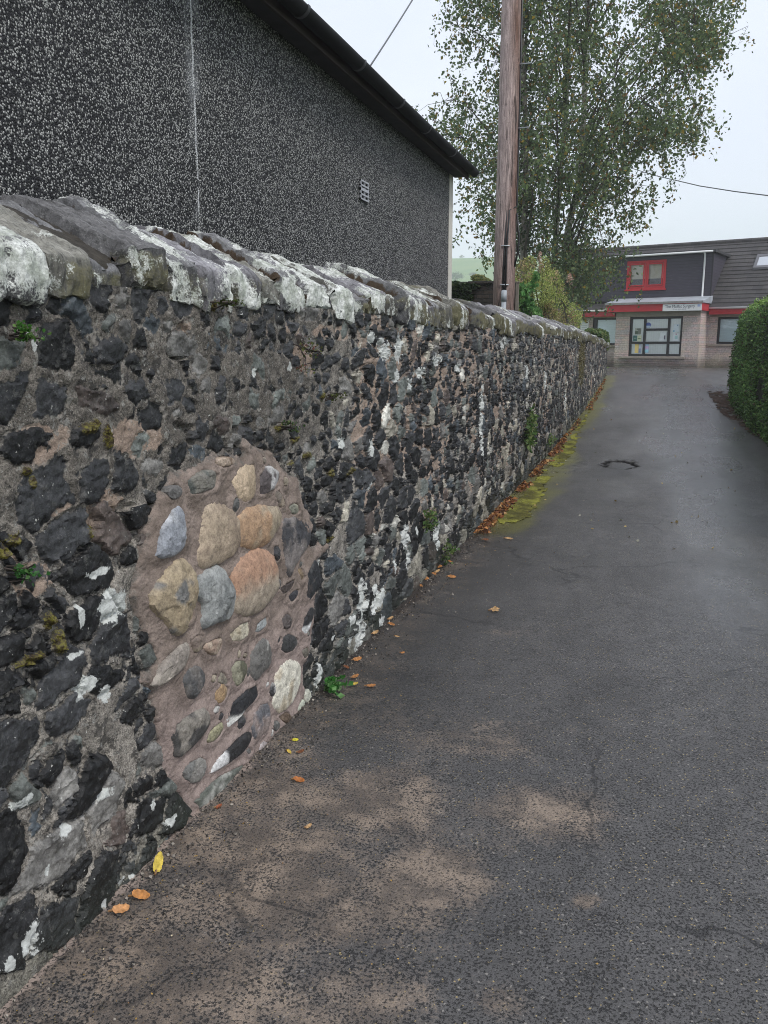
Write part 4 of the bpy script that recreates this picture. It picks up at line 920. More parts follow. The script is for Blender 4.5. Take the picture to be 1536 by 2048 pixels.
def window(name, u0, u1, z0, z1, v, mat, fw, verts, horiz, blind, parent, bz0=None, depth=.07):
    """verts: list of u bars; horiz: list of (u0,u1,z)"""
    b = FR(); vf = v; vb = v - depth
    b.box(u0, u1, vb, vf, z0, z0 + fw); b.box(u0, u1, vb, vf, z1 - fw, z1); b.box(u0, u0 + fw, vb, vf - .001, z0 + fw, z1 - fw); b.box(u1 - fw, u1, vb, vf - .001, z0 + fw, z1 - fw)
    for x in verts: b.box(x - fw / 2, x + fw / 2, vb, vf - .002, z0 + fw, z1 - fw)
    for (a, c_, z) in horiz: b.box(a, c_, vb, vf - .003, z - fw / 2, z + fw / 2)
    w = b.build(name, mat, parent, bevel=.004)
    b = FR(); b.box(u0 + .01, u1 - .01, vb + .02, vb + .026, z0 + .01, z1 - .01); b.build('pane', M_glass, w)
    b = FR(); b.box(u0 + .01, u1 - .01, vb - .0, vb + .008, (z0 if bz0 is None else bz0), z1); b.build('blind', blind, w)
    if bz0 is not None:
        b = FR(); b.box(u0 + .01, u1 - .01, vb - .3, vb - .28, z0, z1); b.build('room_back', M_dkroom, w)
    return w
m1, m2 = bp(1287, 680, 0)[0], bp(1335, 680, 0)[0]; hz1 = bp(1310, 659, 0)[1]; hz2 = bp(1310, 685.5, 0)[1]
bayw = window('window', cu0, cu1, cz0, cz1, -.06, M_frame, .085, [m1, m2], [(m1, m2, hz1), (cu0 + .08, cu1 - .08, hz2)], M_blind, sur)
window('window', lu0, lu1, wz0, wz1, VM - .06, M_frame, .08, [lu0 + .12], [], M_vblind, sur)
window('window', ru0, ru1, rz0, rz1, VM - .06, M_frame, .08, [ru0 + .95], [], M_vblind, sur)
window('window', r2w[0], r2w[1], r2w[2], r2w[3], VM - .06, M_frame, .08, [r2w[0] + .8], [], M_vblind, sur)
# notices stuck inside the bay window
def note(px0, py0, px1, py1, col, name='notice', bands=()):
    a = bp(px0, py0, -.1); c_ = bp(px1, py1, -.1); b = FR(); b.box(a[0], c_[0], -.106, -.102, c_[1], a[1])
    o = b.build(name, simple('paper', col, .7, 9, .08) , bayw)
    for (f0, f1, g0, g1, cc) in bands:
        b = FR(); b.box(a[0] + (c_[0] - a[0]) * f0, a[0] + (c_[0] - a[0]) * f1, -.1015, -.1, a[1] + (c_[1] - a[1]) * g1, a[1] + (c_[1] - a[1]) * g0); b.build('print', simple('ink', cc, .7), bayw)
note(1270, 656.5, 1282, 669, (.42, .45, .40), bands=[(.05, .5, .45, .95, (.09, .13, .09)), (.5, .95, .3, .9, (.2, .22, .18)), (.3, .9, .05, .25, (.1, .12, .1))])
note(1266.5, 671, 1274, 682, (.05, .16, .14), bands=[(.2, .8, .45, .55, (.4, .5, .45))])
note(1275, 671, 1282.5, 683, (.66, .70, .50), bands=[(.1, .8, .45, .6, (.12, .22, .1))])
note(1270, 688, 1277, 706, (.80, .62, .22)); note(1277.2, 688, 1281.5, 706, (.55, .62, .74), bands=[(.1, .9, .5, .95, (.2, .25, .4))])
note(1286, 687, 1297, 705.5, (.42, .58, .74), bands=[(.05, .95, .3, .55, (.62, .45, .68)), (.05, .95, .7, .95, (.35, .68, .78))])
note(1320, 664, 1331.5, 681.5, (.72, .76, .78), bands=[(.68, .9, .4, .85, (.1, .1, .14))])
note(1347.5, 648, 1358, 664.5, (.70, .79, .84), bands=[(.0, .2, .75, .95, (.15, .45, .6)), (.6, .8, .1, .25, (.2, .3, .4))]); note(1346, 666.5, 1358, 682, (.74, .80, .82), bands=[(.3, .75, .3, .75, (.42, .62, .62)), (.4, .6, .05, .2, (.5, .3, .4))])
cc = bp(1296.5, 650.5, -.1); rr = abs(bp(1302, 650, -.1)[0] - cc[0]); b = FR()
b.prism([(cc[0] + rr * math.cos(t), cc[1] + rr * math.sin(t)) for t in np.linspace(0, 2 * math.pi, 28, endpoint=False)], 1, -.106, -.102); b.build('round_sticker', simple('sticker_blue', (.10, .16, .46), .6), bayw)
b = FR(); b.prism([(cc[0] + rr * .96 * math.cos(t), cc[1] + rr * .96 * math.sin(t)) for t in np.linspace(math.pi * 1.05, 1.95 * math.pi, 14)], 1, -.1015, -.1); b.build('print', simple('sticker_pale', (.55, .66, .80), .6), bayw)
# wall notice beside the left window
a = bp(1162, 641, VM); c_ = bp(1177, 662, VM)
b = FR(); b.box(a[0], c_[0], VM + .002, VM + .02, c_[1], a[1]); nb_ = b.build('notice_board', M_white, sur)
b = FR()
for k in range(5): b.box(a[0] + .05, c_[0] - .06, VM + .021, VM + .0225, a[1] - .08 - k * .07, a[1] - .06 - k * .07)
b.build('print', simple('ink_grey', (.45, .47, .5), .7), nb_)
# bay roof, fascias, sign
f0, f1 = bp(1212, 618, .32), bp(1404, 613, .32); ft = bp(1310, 607.5, .32)[1]; fbm_ = bp(1310, 622.5, .32)[1]
VF = .32
b = FR(); b.box(f0[0], f1[0], VF - .03, VF, fbm_, ft); b.box(f1[0] - .03, f1[0], VM + .36, VF - .031, fbm_ + .001, ft - .001); b.box(f0[0], f0[0] + .03, VM + .36, VF - .031, fbm_ + .001, ft - .001); b.build('fascia', M_red, sur, bevel=.006)
b = FR(); b.box(f0[0] + .031, f1[0] - .031, VM + .01, VF - .031, fbm_ + .01, fbm_ + .03); b.build('soffit', M_sof, sur)
mt_ = bp(1480, 615.5, VM + .35)[1]; mb_ = bp(1480, 628, VM + .35)[1]
for (a, c_) in ((uL - .2, f0[0] - .002), (f1[0] + .002, uR + .2)):
    b = FR(); b.box(a, c_, VM + .32, VM + .35, mb_, mt_); b.box(a, c_, VM + .01, VM + .319, mb_ + .01, mb_ + .03); b.build('fascia', M_red, sur, bevel=.006)
    b = FR(); b.tube([(a, VM + .40, mt_ + .02), (c_, VM + .40, mt_ + .02)], .05, 10); b.build('gutter', M_white, sur, True)
b = FR(); lt = bp(1300, 599, -.6)[1]
b.prism([(VF + .04, ft + .004), (VF + .04, ft + .06), (VM + .1, ft + .30), (VM + .1, ft + .004)], 0, f0[0] - .04, f1[0] + .04); b.build('bay_roof', M_lead, sur)
b = FR(); b.box(f0[0] - .045, f1[0] + .045, VF + .041, VF + .05, ft - .01, ft + .07); b.build('roof_edge', M_flash, sur)
sg0, sg1 = bp(1326, 609.5, VF), bp(1404, 620.5, VF)
b = FR(); b.box(sg0[0], sg1[0] - .012, VF + .002, VF + .022, sg1[1] - .005, sg0[1] + .01); sign = b.build('sign', M_white, sur, bevel=.004)
M_ink = simple('sign_ink', (.10, .11, .15), .6); M_ink2 = simple('sign_ink_pale', (.42, .44, .48), .6)
def text(s, u, z, size, width, mat, parent, name='lettering'):
    cu = bpy.data.curves.new(name, 'FONT'); cu.body = s; cu.size = size; cu.extrude = .002
    tmp = bpy.data.objects.new(name, cu); C.objects.link(tmp)
    bpy.context.view_layer.update(); w = tmp.dimensions.x
    me = bpy.data.meshes.new_from_object(tmp.evaluated_get(bpy.context.evaluated_depsgraph_get())); bpy.data.objects.remove(tmp)
    me.materials.clear(); me.materials.append(mat)
    o = bpy.data.objects.new(name, me); C.objects.link(o); o.parent = parent
    M = Matrix.Identity(4)
    sx = width / max(w, 1e-3)
    for r_ in range(3): M[r_][0] = EU[r_] * sx; M[r_][1] = EZ[r_]; M[r_][2] = EV_[r_]
    p = np.array([P0[0], P0[1], 0]) + EU * u + EV_ * (VF + .0235) + EZ * z - np.array(org(parent))
    for r_ in range(3): M[r_][3] = p[r_]
    o.matrix_local = M; return o
sw = sg1[0] - sg0[0]; sh = sg0[1] - sg1[1]
text('The Moffat Surgery', sg0[0] + .06 * sw, sg1[1] + .48 * sh, .155, .76 * sw, M_ink, sign)
text('Tel: 01683', sg0[0] + .26 * sw, sg1[1] + .13 * sh, .075, .34 * sw, M_ink2, sign)
b = FR(); b.box(sg0[0] + .885 * sw, sg0[0] + .955 * sw, VF + .0225, VF + .0245, sg1[1] + .58 * sh, sg1[1] + .92 * sh); b.build('logo', simple('logo_blue', (.34, .42, .66), .6), sign)
# main roof: tiles in real courses
def slope_z(v): return mt_ + .03 + (VM + .42 - v) * math.tan(math.radians(39))
def on_roof(px, py):
    lo, hi = 0., 8.
    for _ in range(40):
        m = (lo + hi) / 2; u, z = bp(px, py, VM + .42 - m)
        if z > slope_z(VM + .42 - m): lo = m
        else: hi = m
    return u, VM + .42 - m
VR = on_roof(1400, 488)[1]; b = FR(); nC = 17; v0 = VM + .44
for k in range(nC):
    va = v0 - (v0 - VR) * k / nC; vb_ = v0 - (v0 - VR) * (k + 1) / nC
    b.add([(u, va, slope_z(va) + .045) for u in (uL - .3, uR + .3)] + [(u, vb_, slope_z(vb_) + .012) for u in (uL - .3, uR + .3)] + [(u, va, slope_z(va) - .01) for u in (uL - .3, uR + .3)], [(0, 1, 3, 2), (4, 5, 1, 0)])
b.add([(u, VR, slope_z(VR) + .01) for u in (uL - .3, uR + .3)] + [(u, VR - 4.3, mt_) for u in (uL - .3, uR + .3)], [(0, 1, 3, 2)])
b.build('roof', M_tile, sur); 
b = FR(); b.tube([(uL - .3, VR, slope_z(VR) + .0), (uR + .3, VR, slope_z(VR) + .0)], .10, 10); b.build('ridge', M_tile, sur)
# gable ends under the roof
for u in (uL + .01, uR - .05):
    b = FR(); b.prism([(VM, mt_ - .1), (VR, slope_z(VR) - .08), (VR - 4.0, mt_ - .1)], 0, u, u + .04); b.build('gable', M_clad, sur)
# dormer
VD = VM + .15
d0, d1 = bp(1166, 560, VD)[0], bp(1423, 560, VD)[0]; dt = bp(1412, 505.5, VD)[1]; db = ft + .2
b = FR(); wd0, wd1 = bp(1255.5, 522, VD), bp(1330, 578, VD); wu0, wu1, wzt, wzb = wd0[0], wd1[0], bp(1293, 521, VD)[1], bp(1293, 578, VD)[1]
wall_open(b, d0, d1, db, dt, [(wu0, wu1, wzb, wzt)], VD - .12, VD); b.build('dormer_siding', M_sid, sur)
vk = VM + .42 - (dt - mt_ - .03) / math.tan(math.radians(39))
for u in (d0, d1 - .06):
    b = FR(); b.prism([(VD - .121, db), (VD - .121, dt - .001), (vk, dt - .001)], 0, u, u + .06); b.build('dormer_cheek', M_sid, sur)
b = FR(); b.box(d1 - .02, d1 + .03, VD - .05, VD + .02, db, dt - .002); b.build('corner_trim', simple('dark_trim', (.03, .027, .035), .6), sur)
b = FR(); b.box(d0 - .1, d1 + .12, vk - .3, VD + .12, dt + .001, dt + .10); b.build('dormer_roof', simple('felt_roof', (.04, .04, .042), .8, 8, .3), sur)
b = FR(); b.tube([(d0 - .05, VD + .17, dt + .01), (d1 + .02, VD + .17, dt + .035)], .036, 10); dg = b.build('dormer_gutter', M_white, sur, True)
dp = bp(1411, 510, VD); b = FR(); b.tube([(dp[0], VD + .16, dt), (dp[0], VD + .05, dt - .08), (dp[0], VD + .05, db + .06), (dp[0], VD + .12, db + .0)], .034, 10); b.build('downpipe', M_white, sur, True)
um = (wu0 + wu1) / 2; fw = .085
dw_ = window('window', wu0, wu1, wzb, wzt, VD + .03, M_redd, .10, [um], [], M_blind2, sur, bz0=wzb + .36 * (wzt - wzb), depth=.09)
b = FR()
for (a, c_) in ((wu0 + .11, um - .06), (um + .06, wu1 - .11)):
    z0_, z1_ = wzb + .11, wzt - .11; t_ = .05
    b.box(a, c_, VD + .031, VD + .045, z0_, z0_ + t_); b.box(a, c_, VD + .031, VD + .045, z1_ - t_, z1_); b.box(a, a + t_, VD + .032, VD + .044, z0_ + t_, z1_ - t_); b.box(c_ - t_, c_, VD + .032, VD + .044, z0_ + t_, z1_ - t_)
b.build('casement', M_redd, dw_, bevel=.004)
b = FR(); b.box(wu0 - .04, wu1 + .04, VD + .002, VD + .09, wzb - .06, wzb - .002); b.build('sill', M_redd, dw_, bevel=.005)
# skylights lying on the roof slope
def skylight(u0, u1, va, vb_):
    b = FR(); t = .10
    def q(u, v, h): return (u, v, slope_z(v) + h)
    for (a, c_, e, f_) in ((u0, u1, va, va - t), (u0, u1, vb_ + t, vb_), (u0, u0 + t, va - t, vb_ + t), (u1 - t, u1, va - t, vb_ + t)):
        b.add([q(a, e, .06), q(c_, e, .06), q(c_, f_, .06), q(a, f_, .06), q(a, e, .14), q(c_, e, .14), q(c_, f_, .14), q(a, f_, .14)], [(0, 3, 2, 1), (4, 5, 6, 7), (0, 1, 5, 4), (2, 3, 7, 6), (1, 2, 6, 5), (3, 0, 4, 7)])
    s_ = b.build('skylight', simple('skylight_frame', (.12, .12, .13), .5) if 'skylight_frame' not in bpy.data.materials else bpy.data.materials['skylight_frame'], sur)
    b = FR(); b.add([q(u0 + t * .8, va - t * .8, .11), q(u1 - t * .8, va - t * .8, .11), q(u1 - t * .8, vb_ + t * .8, .11), q(u0 + t * .8, vb_ + t * .8, .11)], [(0, 1, 2, 3)]); b.build('pane', M_skyg, s_)
g = G('skylight_glass'); M_skyg = g.out((.45, .48, .52, 1), .05, None, 1.0)
a = on_roof(1502, 543); c_ = on_roof(1530, 515); skylight(a[0] + .05, a[0] + 1.35, a[1], c_[1])
a = on_roof(1128, 560); c_ = on_roof(1140, 536); skylight(a[0], a[0] + 1.0, a[1], c_[1])

# ================================================================== foliage helpers
def leaf_mesh(name, Cn, size, mat, parent=None, col=None, droop=.6, seed=1, width=.55, fold=.25, up=None, loc=None):
    """one mesh of folded diamond leaves at the points Cn; col (n,3)"""
    r = np.random.default_rng(seed); n = len(Cn)
    d = r.normal(size=(n, 3)); d /= np.linalg.norm(d, axis=1)[:, None]
    d[:, 2] -= droop; 
    if up is not None: d += up
    d /= np.linalg.norm(d, axis=1)[:, None]
    a = r.normal(size=(n, 3)); s = np.cross(d, a); s /= np.linalg.norm(s, axis=1)[:, None] + 1e-9; nn = np.cross(d, s)
    L = (np.asarray(size) * r.uniform(.65, 1.35, n))[:, None]
    b = Cn - d * L * .5
    V = np.stack([b, b + d * L * .42 + s * L * width * .5 + nn * L * fold * .3, b + d * L, b + d * L * .42 - s * L * width * .5 + nn * L * fold * .3], 1).reshape(-1, 3)
    F = np.arange(n * 4).reshape(n, 4)
    at = {'tone': np.repeat(col, 4, 0)} if col is not None else None
    return mesh_np(name, V, F, mat, parent, attrs=at, smooth=False, loc=loc)
def leafmat(name, transl=.35, rough=.55, spec=.4):
    g = G(name); c = g.attr('tone', True); c = g.scale(c, g.lin(g.noise(30, 2), .3, .7, .8, 1.2)); return g.out(c, rough, None, spec, transl=transl)
M_leaf = leafmat('leaf', .5, .5, .35); M_hleaf = leafmat('hedge_leaf', .25, .5, .3); M_dry = leafmat('dry_leaf', .15, .6, .3)
def pick(r, n, table):
    w = np.array([t[0] for t in table], float); w /= w.sum(); c = np.array([t[1] for t in table])
    return c[r.choice(len(table), n, p=w)] * r.uniform(.7, 1.3, (n, 1))
def inpoly(poly, x, y): return poly_sd(poly, x, y)

# ================================================================== birches
CROWN = [(905, -330), (930, -120), (905, -40), (898, 60), (925, 105), (885, 175), (838, 212), (822, 240), (850, 285), (898, 300), (908, 340), (912, 420), (900, 500), (925, 540), (975, 520), (1050, 530), (1085, 560), (1180, 600),
         (1245, 560), (1275, 480), (1325, 445), (1322, 395), (1345, 345), (1372, 290), (1415, 240), (1432, 180), (1462, 110), (1470, 20), (1478, -80), (1440, -330)]
g = G('birch_bark'); z = g.xyz()[2]; n1 = g.noise(6, 5, .6, g.map(scale=(1, 1, 3.5))); n2 = g.noise(2.0, 4, .6)
c = g.mix(g.sm(n1, .50, .58), (.42, .40, .35), (.09, .075, .06)); c = g.mix(g.sm(g.math('ADD', g.lin(z, 5.2, 2.5, 0, 1), g.math('MULTIPLY', n2, .6)), .75, 1.15), c, (.10, .085, .065))
M_bark = g.out(c, .8, g.bump(n1, .01), .3); M_twig = simple('twig_bark', (.045, .034, .028), .8, 20, .3)
M_ivyb = simple('mossy_bark', (.16, .14, .115), .85, 9, .6, .01)
TR = [ # trunk track in the photo, distance, radius, label
 ('A', [(1128, 600), (1131, 545), (1132, 523), (1134, 472), (1142, 430), (1155, 380), (1165, 300), (1169, 192), (1171, 96), (1178, 0), (1180, -150), (1178, -330)], 26.0, .125, 'tall birch tree with pale forked trunk and spreading crown in front of the surgery', M_bark),
 ('B', [(1107, 600), (1109, 540), (1110, 516), (1112, 466), (1116, 409), (1119, 370), (1125, 300), (1131, 240), (1138, 86), (1140, 0), (1138, -150), (1130, -330)], 27.2, .115, 'birch tree with slim upright trunk, middle one of the three behind the shrub', M_bark),
 ('C', [(1044, 620), (1046, 540), (1047, 506), (1049, 440), (1052, 380), (1052, 307), (1050, 230), (1046, 120), (1042, 0), (1040, -150), (1036, -300)], 24.6, .115, 'birch tree with ivy clad straight trunk right beside the wooden utility pole', M_ivyb)]
rg_ = np.random.default_rng(77)
cpx = np.array(CROWN, float)
# leaf clusters through the crown volume
NCL = 580; cx_, cy_ = [], []
while len(cx_) < NCL:
    x, y = rg_.uniform(820, 1480), rg_.uniform(-330, 610); s_ = inpoly(cpx, np.array([x]), np.array([y]))[0]
    if s_ < 14: continue
    dens = .42 + .58 * min(1, s_ / 90)
    if y < -20: dens *= .75
    if y > 430 and x < 1060: dens *= .45
    if 1180 < x and y > 400: dens *= .55
    if 1095 < x < 1170 and 370 < y < 520: dens *= .35
    if x < 960 and y > 300: dens *= .6
    if fbm(np.array([x / 70]), np.array([y / 55]), 3, 881)[0] < -.30: dens *= .18
    if rg_.uniform() < dens: cx_.append(x); cy_.append(y)
for k in range(26):
    cx_.append(rg_.triangular(1085, 1140, 1225)); cy_.append(rg_.uniform(485, 605) - max(0, cx_[-1] - 1215) * .9)
NCL = len(cx_)
cl_px = np.array([cx_, cy_]).T
sdist = inpoly(cpx, cl_px[:, 0], cl_px[:, 1])
dep = 26 + rg_.uniform(-1, 1, NCL) * np.clip(.6 + sdist / 45, .6, 3.4)
CLW = np.array([at_y(x, y, d) for (x, y), d in zip(cl_px, dep)])
tx = np.array([at_y(1165, 200, 26)[0], at_y(1128, 200, 27)[0], at_y(1050, 250, 25)[0]])
own = np.argmin(np.abs(CLW[:, 0][:, None] + rg_.normal(0, .5, (NCL, 1)) - (tx + np.array([.25, 0, -.25]))[None, :]), 1)
for ti, (nm, track, Yt, rad, lab, barkm) in enumerate(TR):
    pts = np.array([at_y(x, y, Yt) for x, y in track]); pts[0, 2] = .75
    root = thing('birch_tree', (pts[0, 0], pts[0, 1], .75), lab, 'tree', 'birch trees behind the stone wall')
    zmax = pts[-1, 2]
    b = MB(); rr = [max(.03, rad * (1.25 if i == 0 else 1) * (1 - .8 * (p[2] - .75) / (zmax - .75))) for i, p in enumerate(pts)]
    b.tube(pts, rr, 12); b.build('trunk', barkm, root, True)
    mine = CLW[own == ti]; r = np.random.default_rng(300 + ti)
    # limbs
    lim = MB(); nodes = []
    order = r.permutation(len(mine))[:30]
    for k in order:
        t = mine[k]; dh = np.hypot(t[0] - np.interp(t[2], pts[:, 2], pts[:, 0]), t[1] - Yt)
        z0 = max(3.2, t[2] - .75 * dh - .7); z0 = min(z0, zmax - .5)
        s = np.array([np.interp(z0, pts[:, 2], pts[:, 0]), np.interp(z0, pts[:, 2], pts[:, 1]), z0])
        m1_ = s + (t - s) * .35 + np.array([0, 0, .28 * dh]); m2_ = s + (t - s) * .72 + np.array([0, 0, .25 * dh])
        crv = []
        for u in np.linspace(0, 1, 9): crv.append((1 - u) ** 3 * s + 3 * (1 - u) ** 2 * u * m1_ + 3 * (1 - u) * u * u * m2_ + u ** 3 * t + r.normal(0, .03, 3) * (u > 0))
        lim.tube(crv, list(np.linspace(.016 + .006 * dh, .005, 9)), 5, False); nodes += crv[2:]
    nodes = np.array(nodes)
    # leaves on hanging strands, twigs to them
    LP = []; tw = MB()
    for c0 in mine:
        for s in range(r.integers(8, 14)):
            a = c0 + r.normal(0, 1, 3) * np.array([.40, .46, .32]); ln = r.uniform(.15, .55); nl = int(ln * 24) + 4
            u = np.sort(r.uniform(0, 1, nl)); sw = r.normal(0, .16, 2)
            P_ = np.stack([a[0] + sw[0] * u, a[1] + sw[1] * u, a[2] - ln * u * (.55 + .45 * u)], 1) + r.normal(0, .07, (nl, 3)); LP.append(P_)
            if s < 2:
                j = np.argmin(((nodes - a) ** 2).sum(1)); 
                if np.linalg.norm(nodes[j] - a) < 2.2: tw.tube([nodes[j], (nodes[j] + a) / 2 + np.array([0, 0, .12]), a, a + np.array([sw[0], sw[1], -ln])], [.008, .006, .005, .003], 4, False)
    for v_, f_ in zip([np.concatenate(tw.V)], [tw.N]):
        lim.V.append(v_); lim.N += [[q + lim.n for q in ff] for ff in f_]; lim.n += len(v_)
    lim.build('limbs', M_twig, root, True)
    LP = np.concatenate(LP); n = len(LP)
    yel = .025 + .09 * (ti == 2) + .04 * (ti == 0)
    col = pick(r, n, [(.40, (.090, .130, .062)), (.34, (.140, .190, .088)), (.16, (.22, .28, .12)), (yel, (.34, .24, .05)), (.05, (.17, .10, .035)), (.03, (.20, .24, .12))])
    leaf_mesh('crown', LP, .098, M_leaf, root, col, .7, 400 + ti, .72)
    if nm == 'C':   # ivy on this trunk
        m = 1500; h_ = r.uniform(4.2, 10.5, m) ** 1.0; a = r.uniform(0, 6.28, m); q = .13 + r.exponential(.07, m)
        P_ = np.stack([np.interp(h_, pts[:, 2], pts[:, 0]) + q * np.cos(a), Yt + q * np.sin(a), h_], 1)
        leaf_mesh('ivy', P_, .085, M_leaf, root, pick(r, m, [(.6, (.03, .05, .02)), (.4, (.07, .085, .035))]), .5, 77, .9)

# ================================================================== shrubs behind the wall
def blob_points(r, specs, n):
    """specs: (px, py, rx px, ry px, Y, depth) -> points filling rough ellipsoids, denser at the skin"""
    out = []; w = np.array([s[2] * s[3] for s in specs], float); w /= w.sum()
    for k, s in zip(r.multinomial(n, w), specs):
        d = r.normal(size=(k, 3)); d /= np.linalg.norm(d, axis=1)[:, None]; rad = r.uniform(.35, 1.05, k) ** .5
        d = d * rad[:, None]; c0 = at_y(s[0], s[1], s[4]); sc = np.linalg.norm(at_y(s[0] + 10, s[1], s[4]) - c0) / 10
        out.append(c0 + d * np.array([s[2] * sc, s[5], s[3] * sc]))
    return np.concatenate(out)
def stems(specs, base, r, n, rad=.008):
    b = MB()
    for k in range(n):
        s = specs[r.integers(len(specs))]; c0 = at_y(s[0] + r.uniform(-.6, .6) * s[2], s[1] - r.uniform(-.5, .8) * s[3], s[4]); st0 = np.array(base) + np.array([r.uniform(-.3, .3), r.uniform(-.8, .8), 0])
        m_ = st0 * .45 + c0 * .55 + np.array([0, 0, .2]); b.tube([st0, m_, c0], [rad * 1.6, rad, rad * .5], 5, False)
    return b
r = np.random.default_rng(55)
SP = [(1050, 560, 24, 42, 15.2, .5), (1072, 590, 38, 48, 15.8, .6), (1098, 575, 30, 40, 16.6, .6), (1112, 615, 34, 38, 17.4, .7), (1078, 630, 38, 30, 15.8, .4), (1140, 640, 24, 24, 19.0, .6), (1122, 660, 34, 14, 18.2, .4), (1150, 625, 16, 22, 19.8, .5), (1048, 602, 20, 38, 15.2, .4), (1090, 535, 12, 22, 16.4, .3), (1060, 530, 12, 18, 15.6, .3)]
sc_ = at_y(1090, 600, 16.5)
sh = thing('flowering_shrub', (sc_[0], sc_[1], .2), 'yellow green shrub with faded pinkish flower heads leaning over the stone wall', 'shrub')
stems(SP, (sc_[0], sc_[1], .2), r, 60).build('stems', M_twig, sh, True)
P_ = blob_points(r, SP, 15000); q = fbm(P_[:, 0] * 4, P_[:, 2] * 4 + P_[:, 1] * 2, 3, 901); P_ = P_[q > -.22]
cmix = fbm(P_[:, 0] * 2.0, P_[:, 2] * 2.0, 3, 902); n = len(P_)
ca = pick(r, n, [(.5, (.30, .36, .10)), (.3, (.46, .48, .16)), (.2, (.16, .21, .065))]); cb_ = pick(r, n, [(.4, (.24, .20, .085)), (.3, (.40, .30, .16)), (.3, (.12, .12, .045))])
leaf_mesh('foliage', P_, .048, M_leaf, sh, np.where((cmix + r.normal(0, .3, n) > .38)[:, None], cb_, ca), .1, 56, .45)
for (fx, fy, ln, Yf) in [(1080, 503, 36, 16.2), (1112, 542, 14, 16.8), (1140, 548, 18, 17.2), (1036, 556, 12, 15.1), (1084, 532, 14, 16.3), (1120, 572, 10, 17), (1100, 560, 10, 16.4), (1060, 548, 9, 15.4)]:
    m = 130; u = r.uniform(0, 1, m); c0 = at_y(fx, fy, Yf); c1 = at_y(fx + r.uniform(-5, 5), fy + ln, Yf); wd = .015 + .07 * u
    Q = c0 + (c1 - c0) * u[:, None] + r.normal(0, 1, (m, 3)) * wd[:, None] * .6
    leaf_mesh('blossom', Q, .028, M_dry, sh, pick(r, m, [(.6, (.50, .33, .27)), (.3, (.38, .24, .16)), (.1, (.55, .46, .36))]), 0, 58 + int(fx), .7)
r = np.random.default_rng(66)
SP = [(1045, 592, 12, 26, 14.6, .2), (1055, 612, 14, 16, 14.7, .2), (1068, 628, 16, 14, 15.0, .2), (1072, 560, 6, 16, 15.0, .15), (1062, 575, 8, 12, 14.9, .15), (1078, 640, 10, 8, 15.2, .15)]
sc2 = at_y(1052, 620, 14.7)
cl_ = thing('climbing_plant', (sc2[0], sc2[1], .2), 'bright green broad leaved climber scrambling through the shrub beside the pole', 'plant')
stems(SP, (sc2[0], sc2[1], .2), r, 10, .006).build('stems', M_twig, cl_, True)
leaf_mesh('foliage', blob_points(r, SP, 420), .085, M_leaf, cl_, pick(r, 420, [(.5, (.10, .25, .07)), (.3, (.17, .33, .10)), (.2, (.05, .14, .035))]), .3, 67, .9)
r = np.random.default_rng(68)
SP = [(957, 558, 14, 9, 15.6, .3), (972, 563, 9, 7, 15.6, .3)]
s3 = at_y(960, 560, 15.6)
s3t = thing('garden_shrub', (s3[0], s3[1], .3), 'small yellow green shrub just showing above the dark garden wall', 'shrub')
stems(SP, (s3[0], s3[1], .3), r, 14, .006).build('stems', M_twig, s3t, True)
leaf_mesh('foliage', blob_points(r, SP, 700), .05, M_leaf, s3t, pick(r, 700, [(.5, (.17, .20, .06)), (.3, (.30, .27, .12)), (.2, (.08, .11, .04))]), .1, 69, .5)
# ivy
def ivy(specs, n, size, label, table, seed, name='ivy_clump', base=None, cat='ivy'):
    r = np.random.default_rng(seed); P_ = blob_points(r, specs, n); c0 = P_.mean(0)
    t = thing(name, base if base is not None else (c0[0], c0[1], P_[:, 2].min()), label, cat)
    b = MB()
    for k in range(8):
        i, j = r.integers(0, n, 2); b.tube([P_[i], (P_[i] + P_[j]) / 2, P_[j]], [.004, .004, .003], 4, False)
    b.build('stems', M_twig, t, True); leaf_mesh('foliage', P_, size, M_leaf, t, pick(r, n, table), .4, seed + 1, .85)
    return t
DK = [(.6, (.025, .045, .018)), (.3, (.05, .08, .03)), (.1, (.12, .15, .07))]
MG = [(.5, (.08, .15, .045)), (.3, (.15, .22, .07)), (.2, (.26, .30, .12))]
ivy([(912, 574, 16, 10, 14.33, .10), (930, 578, 14, 10, 14.33, .08), (908, 592, 12, 16, 14.32, .06), (948, 573, 14, 5, 14.4, .1), (985, 571, 30, 3, 14.5, .1), (930, 596, 16, 8, 14.32, .05)], 1500, .07, 'dark glossy ivy spilling over the top of the garden wall by the house', DK, 910)
YE = at_x(1208, 690, WX)[1]
ivy([(1196, 668, 14, 10, 24.6, .3), (1207, 675, 11, 14, 25.4, .3), (1212, 688, 7, 14, 26.0, .25), (1180, 663, 10, 6, 23.5, .25)], 2600, .075, 'green ivy mound growing over the far end of the stone wall', MG, 912)
ivy([(1166, 690, 4, 16, 18.6, .08), (1164, 730, 3, 34, 18.5, .06), (1150, 672, 10, 5, 17.4, .1)], 900, .05, 'mossy yellow green creeper hanging down the far part of the stone wall', [(.5, (.10, .11, .03)), (.5, (.05, .06, .02))], 914, 'creeper')
def onwall(px, py, rx, ry, d=.03):
    s, z = wpt(px, py); return (px, py, rx, ry, s, d)
